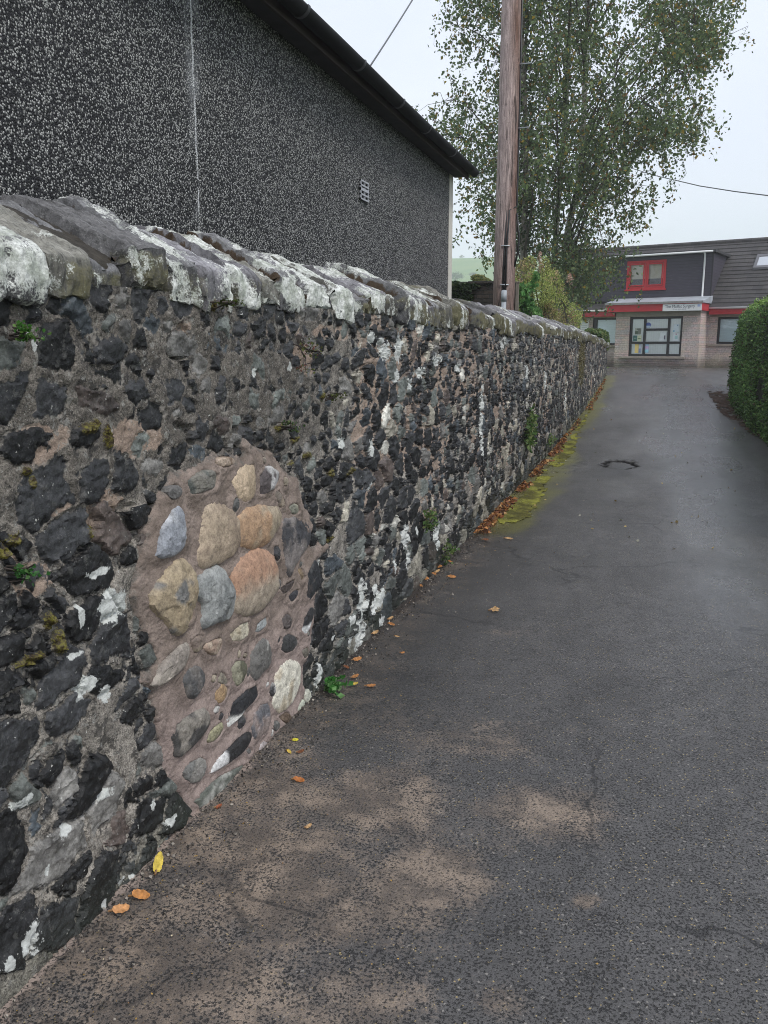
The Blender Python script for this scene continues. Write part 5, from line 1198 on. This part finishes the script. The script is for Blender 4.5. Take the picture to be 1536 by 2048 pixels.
def wall_plant(specs, n, size, label, table, seed, name='ivy_clump', cat='ivy'):
    r = np.random.default_rng(seed); out = []
    for (px, py, rx, ry, s, d), k in zip(specs, np.full(len(specs), n // len(specs))):
        s0, z0, rs, rz = well(px, py, rx, ry); a = r.normal(0, .5, (k, 2)); out.append(np.stack([WX + .035 + np.abs(r.normal(0, d, k)), s0 + a[:, 0] * rs, z0 + a[:, 1] * rz], 1))
    P_ = np.concatenate(out); c0 = P_.mean(0); t = thing(name, (WX + .02, c0[1], P_[:, 2].min()), label, cat)
    b = MB(); m_ = len(P_)
    for k in range(7):
        i, j = r.integers(0, m_, 2); b.tube([(WX + .01, P_[i][1], P_[i][2]), (P_[i] + P_[j]) / 2, P_[j]], [.0025, .0025, .0015], 4, False)
    b.build('stems', M_twig, t, True); leaf_mesh('foliage', P_, size, M_leaf, t, pick(r, m_, table), .3, seed + 1, .8); return t
wall_plant([onwall(1053, 850, 7, 30), onwall(1050, 875, 5, 20)], 420, .05, 'tall narrow ivy growing up the middle of the stone wall', MG, 920)
wall_plant([onwall(1094, 880, 4, 10)], 80, .035, 'small green tuft low on the wall beside the leaf drift', MG, 922, 'wall_plant', 'plant')
wall_plant([onwall(845, 1030, 8, 12), onwall(843, 1050, 6, 9)], 130, .026, 'small ivy sprig clinging above the white stones halfway along the wall', MG, 924)
wall_plant([onwall(880, 1092, 5, 10), onwall(876, 1115, 5, 12), onwall(888, 1100, 4, 6)], 120, .026, 'trailing ivy just above the tarmac below the lichen stones', MG, 926)
wall_plant([onwall(8, 655, 10, 10), onwall(14, 675, 9, 7)], 120, .011, 'tiny green fern tuft high on the wall under the coping', [(.7, (.06, .17, .03)), (.3, (.12, .22, .05))], 928, 'wall_fern', 'fern')
wall_plant([onwall(8, 1140, 9, 14)], 110, .011, 'tiny bright green fern tuft beside yellow moss cushions on the wall', [(.7, (.05, .17, .04)), (.3, (.10, .22, .06))], 930, 'wall_fern', 'fern')
wall_plant([onwall(560, 857, 10, 10), onwall(552, 846, 6, 5)], 90, .011, 'small green fern in the mortar just above the repair patch', [(.6, (.05, .10, .03)), (.4, (.12, .15, .05))], 932, 'wall_fern', 'fern')
wall_plant([onwall(590, 690, 14, 22), onwall(608, 700, 8, 14), onwall(582, 738, 8, 8)], 110, .013, 'straggly reddish stemmed weed hanging from the wall below the coping', [(.4, (.14, .15, .05)), (.3, (.20, .09, .07)), (.3, (.08, .10, .04))], 934, 'wall_plant', 'plant')
wall_plant([onwall(650, 792, 6, 10)], 60, .012, 'little olive moss fern left of the tall dark slab stone', [(.6, (.08, .10, .02)), (.4, (.05, .06, .02))], 936, 'wall_fern', 'fern')
wall_plant([onwall(425, 606, 12, 9)], 100, .010, 'mossy fern tuft growing right under a coping stone', [(.5, (.08, .11, .02)), (.5, (.04, .05, .015))], 938, 'wall_fern', 'fern')
# weed at the foot of the wall
r = np.random.default_rng(940); wc = at_z(655, 1385, 0)
wd = thing('weed', (wc[0] - .02, wc[1], 0), 'bright green leafy weed at the foot of the wall beside the repair patch', 'plant')
Q = []; 
b = MB()
for k in range(16):
    a = r.uniform(-.9, 1.6); l = r.uniform(.05, .13); base_ = np.array([wc[0] - .02, wc[1], .005]); tip = base_ + np.array([abs(math.cos(a)) * l, math.sin(a) * l * .8, r.uniform(.01, .06)])
    b.tube([base_, (base_ + tip) / 2 + [0, 0, .02], tip], [.002, .0018, .001], 4, False)
    for u in np.linspace(.35, 1, 6): Q.append(base_ + (tip - base_) * u + [0, 0, .02 * math.sin(u * 3)] + r.normal(0, .006, 3))
b.build('stems', simple('green_stem', (.10, .2, .05), .6), wd, True); Q = np.array(Q)
leaf_mesh('foliage', Q, .032, M_leaf, wd, pick(r, len(Q), [(.6, (.07, .24, .05)), (.3, (.16, .34, .11)), (.1, (.30, .42, .22))]), -.2, 941, .8)
wc2 = at_z(843, 1152, 0); wd = thing('weed', (wc2[0], wc2[1], 0), 'tiny green weed sprouting from the wall foot beyond the white stones', 'plant')
Q = np.array([wc2[0] - .03, wc2[1], .04]) + r.normal(0, 1, (60, 3)) * [.02, .05, .03]; leaf_mesh('foliage', Q, .035, M_leaf, wd, pick(r, 60, [(1, (.06, .22, .06))]), .1, 943, .8)
b = MB(); b.tube([(wc2[0] - .04, wc2[1], 0), (wc2[0] - .03, wc2[1], .06)], .003, 5); b.build('stems', M_twig, wd)

# ================================================================== clipped hedge
hedge = thing('hedge', (2.4, 15, .1), 'tall clipped dark green hedge with rounded top beside the lane', 'hedge')
HX0, HX1, HYa, HYb, HT = 1.62, 4.2, 7.0, 22.9, 2.47
r = np.random.default_rng(950)
def hedge_pt(y, t):
    """t 0..1 up the lane face and over the top; returns x,z and normal"""
    e = np.clip((HYb - y) / .9, 0, 1); inset = 1.0 * (1 - np.sqrt(1 - (1 - e) ** 2))
    x0 = HX0 + inset + .10 * fbm(y * .5, t * 0, 2, 951) + .02
    g0 = gz(y); H = HT - g0 + .05 * fbm(y * .4, y * 0, 2, 952)
    a = H - .5; b_ = .5 * math.pi / 2 * 1.15; c_ = 2.0; L = a + b_ + c_; s = t * L
    ph = np.clip((s - a) / b_, 0, 1) * math.pi / 2
    x = np.where(s < a, x0 + .10 * (s / a) + .09 * sstep(.5, 0, s), x0 + .10 + .62 * (1 - np.cos(ph)) + np.clip(s - a - b_, 0, None))
    z = np.where(s < a, g0 + s, g0 + a + .5 * np.sin(ph))
    nx = np.where(s < a, -1, -np.cos(ph)); nz = np.where(s < a, 0, np.sin(ph)); return x, z, nx, nz
ysn = np.linspace(HYa, HYb, 120); tn = np.linspace(0, 1, 60); YY, TT = np.meshgrid(ysn, tn, indexing='ij')
x, z, nx, nz = hedge_pt(YY, TT); d = .05 * fbm(YY * 5, TT * 14, 3, 953) - .05
V = np.stack([x + d * nx, YY, z + d * nz], -1).reshape(-1, 3)
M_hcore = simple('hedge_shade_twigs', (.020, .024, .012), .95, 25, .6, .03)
Fh = [grid_faces(*YY.shape)]; xe = HX1
# far end and back closed
endv = len(V); V = np.vstack([V, [(HX0 + 1.2 + .5 * (1 - math.cos(k)) * 0, HYb + .02, .5) for k in range(1)]])
rowi = (len(ysn) - 1) * len(tn); Fe = np.array([[rowi + k, endv, rowi + k + 1] for k in range(len(tn) - 1)])
mesh_np('hedge_core', V, Fh + [Fe], M_hcore, hedge)
N = 66000; w_ = r.uniform(0, 1, N) ** .62; yq = HYb - (HYb - HYa) * (1 - w_) * 1.0; yq = HYb - r.beta(1, 1.5, N) * (HYb - HYa)
tq = r.uniform(0, 1, N) ** 1.15; x, z, nx, nz = hedge_pt(yq, tq)
dd = r.normal(.0, .035, N) + .05 * fbm(yq * 5, tq * 14, 3, 953) + .02
P_ = np.stack([x + dd * nx, yq + r.normal(0, .02, N), z + dd * nz], 1)
gap_ = fbm(yq * 3.5, tq * 11, 4, 955); kp = gap_ > -.55; P_ = P_[kp]; n = len(P_); nzk = nz[kp]; tqk = tq[kp]; yk = yq[kp]
cz_ = fbm(yk * 2.2, tqk * 6, 3, 956)
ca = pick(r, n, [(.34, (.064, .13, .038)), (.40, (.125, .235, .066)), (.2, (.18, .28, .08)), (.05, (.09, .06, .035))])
top_c = pick(r, n, [(.6, (.17, .30, .06)), (.4, (.26, .38, .10))])  # top leaves paler: new growth, with sky light put into the colour
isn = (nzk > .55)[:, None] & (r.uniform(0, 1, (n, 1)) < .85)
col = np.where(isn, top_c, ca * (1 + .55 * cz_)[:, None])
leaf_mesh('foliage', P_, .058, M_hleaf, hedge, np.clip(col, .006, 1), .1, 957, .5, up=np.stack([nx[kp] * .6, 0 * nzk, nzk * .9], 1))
# far end leaves
N2 = 9000; a = r.uniform(0, 1, N2); zz_ = r.uniform(0, 1, N2) ** .9; P_ = np.stack([HX0 + .5 + a * 2.2, HYb + r.normal(.0, .05, N2), .5 + zz_ * 2.05], 1)
leaf_mesh('end_foliage', P_, .058, M_hleaf, hedge, pick(r, N2, [(.6, (.022, .052, .014)), (.4, (.045, .095, .022))]), .1, 958, .5)
b = MB()
for k in range(34):
    yb = HYa + .4 + k * (HYb - HYa - .8) / 33; b.tube([(HX0 + .6, yb, float(gz(yb)) - .05), (HX0 + .62 + r.uniform(-.05, .05), yb + r.uniform(-.1, .1), 1.2), (HX0 + .7, yb, 2.0)], [.03, .022, .01], 6, False)
b.build('stems', M_twig, hedge, True)

# ================================================================== moss, soil and litter on the lane (stuff)
def sheet(name, x0, x1, y0, y1, st, field, hgt, mat, label=None):
    xs, ys = np.arange(x0, x1, st), np.arange(y0, y1, st * 1.6); X, Y = np.meshgrid(xs, ys, indexing='ij')
    f = field(X, Y); F = grid_faces(*X.shape); F = F[(f.ravel()[F] > 0).all(1)]; us = np.unique(F); mp = np.zeros(X.size, int); mp[us] = np.arange(len(us))
    Z = gz(Y) + .004 + .006 * fbm(X * 1.1, Y * .8, 3, 21) + .003 + hgt(X, Y, f)
    o = mesh_np(name, np.stack([X.ravel(), Y.ravel(), Z.ravel()], 1)[us], mp[F], mat); return tag(o, kind='stuff')
def edge(px, py): p = at_ground(px, py); return p[1], p[0]
ME = np.array([edge(*q) for q in [(985, 1062), (1045, 1045), (1085, 1000), (1112, 950), (1150, 900), (1162, 865), (1178, 830), (1195, 795), (1220, 765), (1222, 752)]]); ME = ME[np.argsort(ME[:, 0])]; ME[:, 1] += .06
def moss_f(X, Y):
    xe = np.interp(Y, ME[:, 0], ME[:, 1]); n = fbm(X * 15, Y * 8, 4, 1001) + .4 * fbm(X * 5, Y * 2.2, 3, 1007)
    core = sstep(7.2, 7.8, Y) * sstep(26.5, 25, Y) + .0
    patch = .35 + .65 * sstep(-.25, .3, fbm(X * .6, Y * .55, 3, 1003) + .5 * np.exp(-((Y - 8.2) / 1.0) ** 2) + .4 * np.exp(-((Y - 12.6) / 1.2) ** 2) - .5 * np.exp(-((Y - 10.6) / .6) ** 2))
    inner = sstep(0, .10, X - WX - .06)
    return (sstep(.06, -.16, X - xe) * inner * core * patch) - .54 - .40 * n
g = G('moss_green'); n1 = g.noise(26, 5, .65); n2 = g.noise(3.0, 4, .6)
c = g.mix(g.sm(n2, .38, .62), (.09, .085, .028), (.24, .24, .048)); c = g.scale(c, g.lin(n1, .3, .7, .55, 1.35)); M_moss = g.out(c, .95, g.bump(n1, .012), .1)
sheet('moss', WX, -.55, 7.0, 26.6, .016, moss_f, lambda X, Y, f: .010 * np.clip(f, 0, .5) + .004 * np.clip(fbm(X * 40, Y * 30, 3, 1002), 0, 1), M_moss)
g = G('leaf_mould'); n1 = g.noise(22, 5, .7); c = g.mix(g.sm(n1, .35, .65), (.028, .018, .013), (.115, .070, .045)); M_mould = g.out(c, .9, g.bump(n1, .015), .2)
def soil_f(X, Y):
    xe = np.interp(Y, SE[:, 0], SE[:, 1]) if True else 0
    xe = np.where(Y < SE[0, 0], SE[0, 1] + .02 * (SE[0, 0] - Y), xe)
    return sstep(-.06, .10, X - xe) * sstep(23.2, 22.0, Y) - .72 - .45 * fbm(X * 11, Y * 6, 4, 1005)
sheet('soil', 1.0, 2.6, 7.0, 23.4, .02, soil_f, lambda X, Y, f: .02 * np.clip(f, 0, .6) + .006 * fbm(X * 20, Y * 14, 3, 1006), M_mould)
# drifts of fallen leaves along the wall foot
r = np.random.default_rng(1010); n = 2200
yy = np.concatenate([r.uniform(7.0, 14, 1300), r.uniform(14, 26, 400), r.uniform(7.0, 9.2, 500)]); wv = .09 + .06 * np.clip(fbm(yy * .9, yy * 0, 2, 1011), -.5, 1)
xx = WX + .035 + np.abs(r.normal(0, 1, n)) * wv * .48; kk = fbm(yy * 1.1, xx * 0, 2, 1012) > -.45; P_ = np.stack([xx, yy, gz(yy) + .012 + r.uniform(0, .02, n)], 1)[kk]
m = len(P_); leafc = pick(r, m, [(.25, (.36, .16, .055)), (.3, (.22, .09, .04)), (.3, (.10, .05, .028)), (.15, (.46, .28, .12))])
o = leaf_mesh('leaf_litter', P_, .052, M_dry, None, leafc, 0, 1013, .7, .5, up=np.stack([r.normal(0, 1.6, m), r.normal(0, 1.6, m), 0 * leafc[:, 0]], 1)); tag(o, kind='stuff')
# birch seeds and crumbs on the tarmac near the wall
n = 900; yy = r.uniform(1.2, 9, n); xx = WX + .05 + r.exponential(.28, n); P_ = np.stack([xx, yy, gz(yy) + .012], 1)
o = leaf_mesh('seed_litter', P_, .006, M_dry, None, pick(r, n, [(.5, (.40, .25, .07)), (.3, (.25, .15, .08)), (.2, (.5, .42, .28))]), 0, 1014, .7, .2, up=np.stack([r.normal(0, 2, n), r.normal(0, 2, n), np.zeros(n)], 1)); tag(o, kind='stuff')
n = 3200; yy = r.uniform(1.1, 12, n); xx = WX + .03 + r.exponential(.06, n); P_ = np.stack([xx, yy, gz(yy) + .013], 1)
o = leaf_mesh('grit', P_, .010, M_dry, None, pick(r, n, [(.5, (.05, .045, .04)), (.3, (.16, .14, .12)), (.2, (.30, .27, .23))]), 0, 1016, .9, .5); tag(o, kind='stuff')
n = 90; pts = [at_ground(r.uniform(960, 1480), r.uniform(760, 1100)) for _ in range(n)]; P_ = np.array(pts) + [0, 0, .012]; P_ = P_[P_[:, 0] < 1.4]
o = leaf_mesh('petal_litter', P_, .030, M_dry, None, pick(r, len(P_), [(.5, (.45, .44, .36)), (.5, (.40, .30, .12))]), 0, 1015, .7, .2, up=np.stack([r.normal(0, 2, len(P_)), r.normal(0, 2, len(P_)), np.zeros(len(P_))], 1)); tag(o, kind='stuff')

# ---- single fallen leaves
g = G('fallen_leaf'); c = g.attr('tone', True); n1 = g.noise(120, 4, .6); c = g.scale(c, g.lin(n1, .3, .7, .7, 1.25)); M_fl = g.out(c, .55, g.bump(n1, .001), .35, transl=.15)
def fallen(px, py, lpx, col, curl, rot, label, group, shape='ovate', vein=(.7, .6)):
    c0 = at_ground(px, py); dist = np.linalg.norm(c0 - EYE); L = max(.88 * lpx * dist / FPX, .018)
    rr = random.Random(int(px * 7 + py)); na = 26; nr = 6; V = [(0, 0, 0)]; F = []
    for i in range(1, nr + 1):
        for k in range(na):
            t = 2 * math.pi * k / na
            if shape == 'star': rad = .5 * (.62 + .38 * abs(math.cos(2.5 * t)) ** 1.5)
            else: rad = .5 * (1 - .16 * math.sin(t) ** 2 * 2) * (1 + .05 * (k % 2)) * (1 + .22 * max(0, math.cos(t)) ** 8)
            rad *= 1 + rr.uniform(-.05, .05) * (i == nr)
            x, y = rad * math.cos(t) * i / nr, rad * math.sin(t) * (.74 if shape != 'star' else 1) * i / nr
            z = .55 * curl * (1.3 * y * y + .6 * x * x + .4 * x * y) + .03 * math.sin(x * 17 + px) * i / nr
            V.append((x, y, z - .0))
    for k in range(na): F.append((0, 1 + k, 1 + (k + 1) % na))
    Q = [(1 + (i - 1) * na + k, 1 + i * na + k, 1 + i * na + (k + 1) % na, 1 + (i - 1) * na + (k + 1) % na) for i in range(1, nr) for k in range(na)]
    V = np.array(V); ca_, sa_ = math.cos(rot), math.sin(rot); tilt = rr.uniform(-.12, .12)
    V[:, 2] += V[:, 0] * tilt * .6
    V = np.stack([V[:, 0] * ca_ - V[:, 1] * sa_, V[:, 0] * sa_ + V[:, 1] * ca_, V[:, 2]], 1) * L
    vd = (c0 - EYE)[:2] / np.linalg.norm((c0 - EYE)[:2]); V[:, 2] += (V[:, 0] * vd[0] + V[:, 1] * vd[1]) * (.6 if lpx > 35 else rr.uniform(.25, .7)); V[:, 2] -= V[:, 2].min()
    zg = float(gz(c0[1])) + .012
    sp = np.clip(fbm(V[:, 0] / L * 4 + px, V[:, 1] / L * 4, 2, 7), -1, 1)[:, None]
    tone = np.array(col) * (1 + .3 * sp)
    leaf = mesh_np('fallen_leaf', V + [c0[0], c0[1], zg], [np.array(F), np.array(Q)], M_fl, None, attrs={'tone': tone}, loc=(c0[0], c0[1], zg))
    b = MB((c0[0], c0[1], zg)); b.tube([(-.42 * L * ca_, -.42 * L * sa_, .006), (-.75 * L * ca_, -.75 * L * sa_, .004)], .0035 * max(1, L / .05), 5); b.build('stalk', M_stalk, leaf)
    tag(leaf, label, 'leaf', group)
M_stalk = simple('leaf_stalk', (.22, .12, .05), .7)
OR, YL, BR, TN = (.42, .19, .065), (.52, .37, .07), (.18, .07, .03), (.45, .28, .13)
GRP = 'fallen leaves on the tarmac by the wall'
for a in [
 (317, 1742, 35.5, (.66, .50, .08), .15, 1.9, 'large bright yellow leaf lying at the wall foot below the repair patch', 'ovate'),
 (281, 1803, 32, (.55, .24, .07), .5, .3, 'curled orange brown leaf on the tarmac next to the large yellow leaf', 'ovate'),
 (241, 1833, 30, (.58, .29, .12), .9, .5, 'tightly curled pale orange leaf nearest the camera along the wall', 'ovate'),
 (617, 1662, 14, TN, .6, 1.0, 'small tan leaf alone on the muddy tarmac in front of the repair', 'ovate'),
 (597, 1568, 22, (.42, .15, .04), 1.0, .1, 'crumpled rusty orange leaf on mud in front of the repair patch corner', 'ovate'),
 (590, 1487, 13, (.58, .52, .04), .3, .4, 'tiny lemon yellow leaf beside the lower corner of the repair', 'ovate'),
 (578, 1511, 13, YL, .3, -.5, 'tiny golden leaf touching the lower corner of the repair', 'ovate'),
 (601, 1510, 14, BR, 1.0, .7, 'tiny dark brown shrivelled leaf next to two yellow ones', 'ovate'),
 (437, 1622, 13, (.28, .08, .03), 1.0, .9, 'small dark red brown leaf at the base of the repair mortar', 'ovate'),
 (990, 1225, 22, TN, .3, .6, 'star shaped tan leaf alone out on the open tarmac', 'star'),
 (1017, 1081, 16, TN, .4, 0, 'pale tan leaf on the tarmac just in front of the moss', 'ovate'),
 (903, 1158, 17, OR, .3, 0, 'orange leaf set apart from the wall towards the middle of the lane', 'ovate'),
 (805, 1311, 9, OR, .4, .5, 'small orange leaf alone on dark tarmac right of the weed', 'ovate'),
]: fallen(*a[:7], GRP, a[7])
for (px, py, l) in [(714, 1326, 17), (710, 1359, 17), (709, 1374, 14), (741, 1377, 19), (783, 1254, 15), (781, 1243, 12), (794, 1278, 10), (750, 1272, 14), (849, 1162, 16), (842, 1176, 12), (876, 1138, 16), (874, 1148, 12), (900, 1127, 11), (868, 1152, 10)]:
    fallen(px, py, l, rnd.choice([OR, OR, TN, YL]), rnd.uniform(.3, .9), rnd.uniform(-1, 1), 'small dried orange leaf on the dark tarmac strip along the wall foot', 'small orange leaves along the wall foot', 'ovate')
for (px, py, l) in [(971, 1083, 12), (977, 1069, 12), (693, 1341, 12)]:
    fallen(px, py, l, rnd.choice([TN, BR]), rnd.uniform(.3, .7), rnd.uniform(-1, 1), 'small faded brown leaf lying close to the stone wall', 'faded brown leaves close to the wall', 'ovate')

# ================================================================== overhead cables
def cable(p, q, sag, rad, label, n=24):
    p, q = np.array(p, float), np.array(q, float); b = MB(); b.tube([p + (q - p) * u - np.array([0, 0, 4 * sag * u * (1 - u)]) for u in np.linspace(0, 1, n)], rad, 6)
    o = b.build('overhead_cable', M_cab, None, True); tag(o, label, 'cable')
M_cab = simple('cable_sheath', (.10, .105, .115), .5)
e = at_x(740, 150, GX)
cable((GX - .02, e[1], GZ + .03), (PX, PY - .1, 8.5), .12, .007, 'thin grey service cable rising from the house gutter towards the pole top')
p1 = at_y(1310, 351, 30); p2 = at_y(1536, 391, 22); ex_ = p1 + (p1 - at_y(1345, 360.5, 28.5)) * 3.2
far = p2 + (p2 - at_y(1480, 383, 23.7)) * 6
M_cab2 = M_cab
b = MB(); q0 = at_y(1165, 300, 33.5); b.tube([q0, (q0 + p1) / 2 - [0, 0, .05], p1, at_y(1400, 372, 26.6), at_y(1470, 383, 24.2), p2, p2 + (p2 - at_y(1470, 383, 24.2)) * 1.5 + [0, 0, .25], p2 + (p2 - at_y(1470, 383, 24.2)) * 4 + [0, 0, 1.2]], .013, 6)
o = b.build('overhead_cable', M_cab, None, True); tag(o, 'sagging dark cable running from behind the birches over the surgery roof', 'cable')

# ================================================================== misty hillside: hedgerow trees, wood
g = G('far_leaf'); M_far = leafmat('distant_leaf', .3, .7, .2)
def far_tree(px, py_top, py_base, wpx, Yd, label, seed, table):
    r = np.random.default_rng(seed); c0 = at_y(px, py_base, Yd); sc = np.linalg.norm(at_y(px + 10, py_base, Yd) - c0) / 10; H = (py_base - py_top) * sc; W = wpx * sc
    zb = float(gz(Yd) + hill(np.array([c0[0]]), np.array([Yd]))[0]) - .03; zt_ = at_y(px, py_top, Yd)[2]; H = max(zt_ - zb, 2.5)
    t = thing('hillside_tree', (c0[0], Yd, zb), label, 'tree', 'trees on the misty hillside')
    b = MB(); b.tube([(c0[0], Yd, zb - .5), (c0[0], Yd, zb + H * .6)], [H * .035, H * .015], 6); b.build('trunk', M_twig, t)
    n = 1600; nb_ = 9; cb = np.stack([r.normal(0, .24, nb_) * W, r.normal(0, .24, nb_) * W, H * r.uniform(.3, .85, nb_)], 1)
    k = r.integers(0, nb_, n); P_ = np.array([c0[0], Yd, zb]) + cb[k] + r.normal(0, 1, (n, 3)) * np.array([W * .13, W * .13, H * .10])
    leaf_mesh('crown', P_, H * .06, M_far, t, pick(r, n, table), .1, seed + 1, .8)
TB = [(.6, (.045, .07, .03)), (.4, (.075, .095, .045))]
far_tree(923, 521, 535, 9, 610, 'lone rounded tree on the misty skyline beside the house corner', 1101, TB)
far_tree(912, 542, 566, 24, 420, 'broad bushy tree low on the hillside right beside the house corner', 1103, [(1, (.05, .09, .035))])
far_tree(946, 547, 567, 20, 440, 'rounded dark hedgerow tree low on the hillside above the garden wall', 1105, [(1, (.035, .055, .04))])
far_tree(895, 545, 566, 22, 430, 'hedgerow tree on the hillside mostly hidden by the house corner', 1107, TB)
r = np.random.default_rng(1110); n = 26000
xs_ = r.uniform(-330, 260, n); ysx = 612 + r.uniform(-12, 30, n) - .12 * xs_ * 0; zb = gz(ysx) + hill(xs_, ysx); env = 4.0 + 3.5 * fbm(xs_ / 14, ysx * 0, 4, 1111) + 2 * sstep(-110, -95, xs_)
kp = (fbm(xs_ / 45, ysx * 0 + 3, 2, 1112) > -.12) & ((xs_ > -112) | (xs_ < -135)); P_ = np.stack([xs_, ysx, zb + np.abs(env) * r.uniform(0, 1, n) ** .7], 1)[kp]
o = leaf_mesh('woodland', P_, 1.1, M_far, None, pick(r, len(P_), [(.6, (.05, .06, .04)), (.4, (.08, .085, .06))]), .1, 1113, .8); tag(o, kind='stuff')

# ================================================================== damp air
b = MB(); b.box(-940, 940, -80, 940, -8, 96); hz = b.build('haze', None); tag(hz, kind='stuff')
m = bpy.data.materials.new('damp_air'); m.use_nodes = True; nt = m.node_tree; nt.nodes.clear()
pv = nt.nodes.new('ShaderNodeVolumePrincipled'); pv.inputs['Color'].default_value = (.93, .95, .98, 1); pv.inputs['Density'].default_value = .0012; pv.inputs['Anisotropy'].default_value = .0
ou = nt.nodes.new('ShaderNodeOutputMaterial'); nt.links.new(pv.outputs[0], ou.inputs['Volume']); hz.data.materials.append(m)
SC.cycles.denoising_prefilter = 'NONE'
SC.cycles.filter_width = 1.0
SC.cycles.volume_bounces = 2
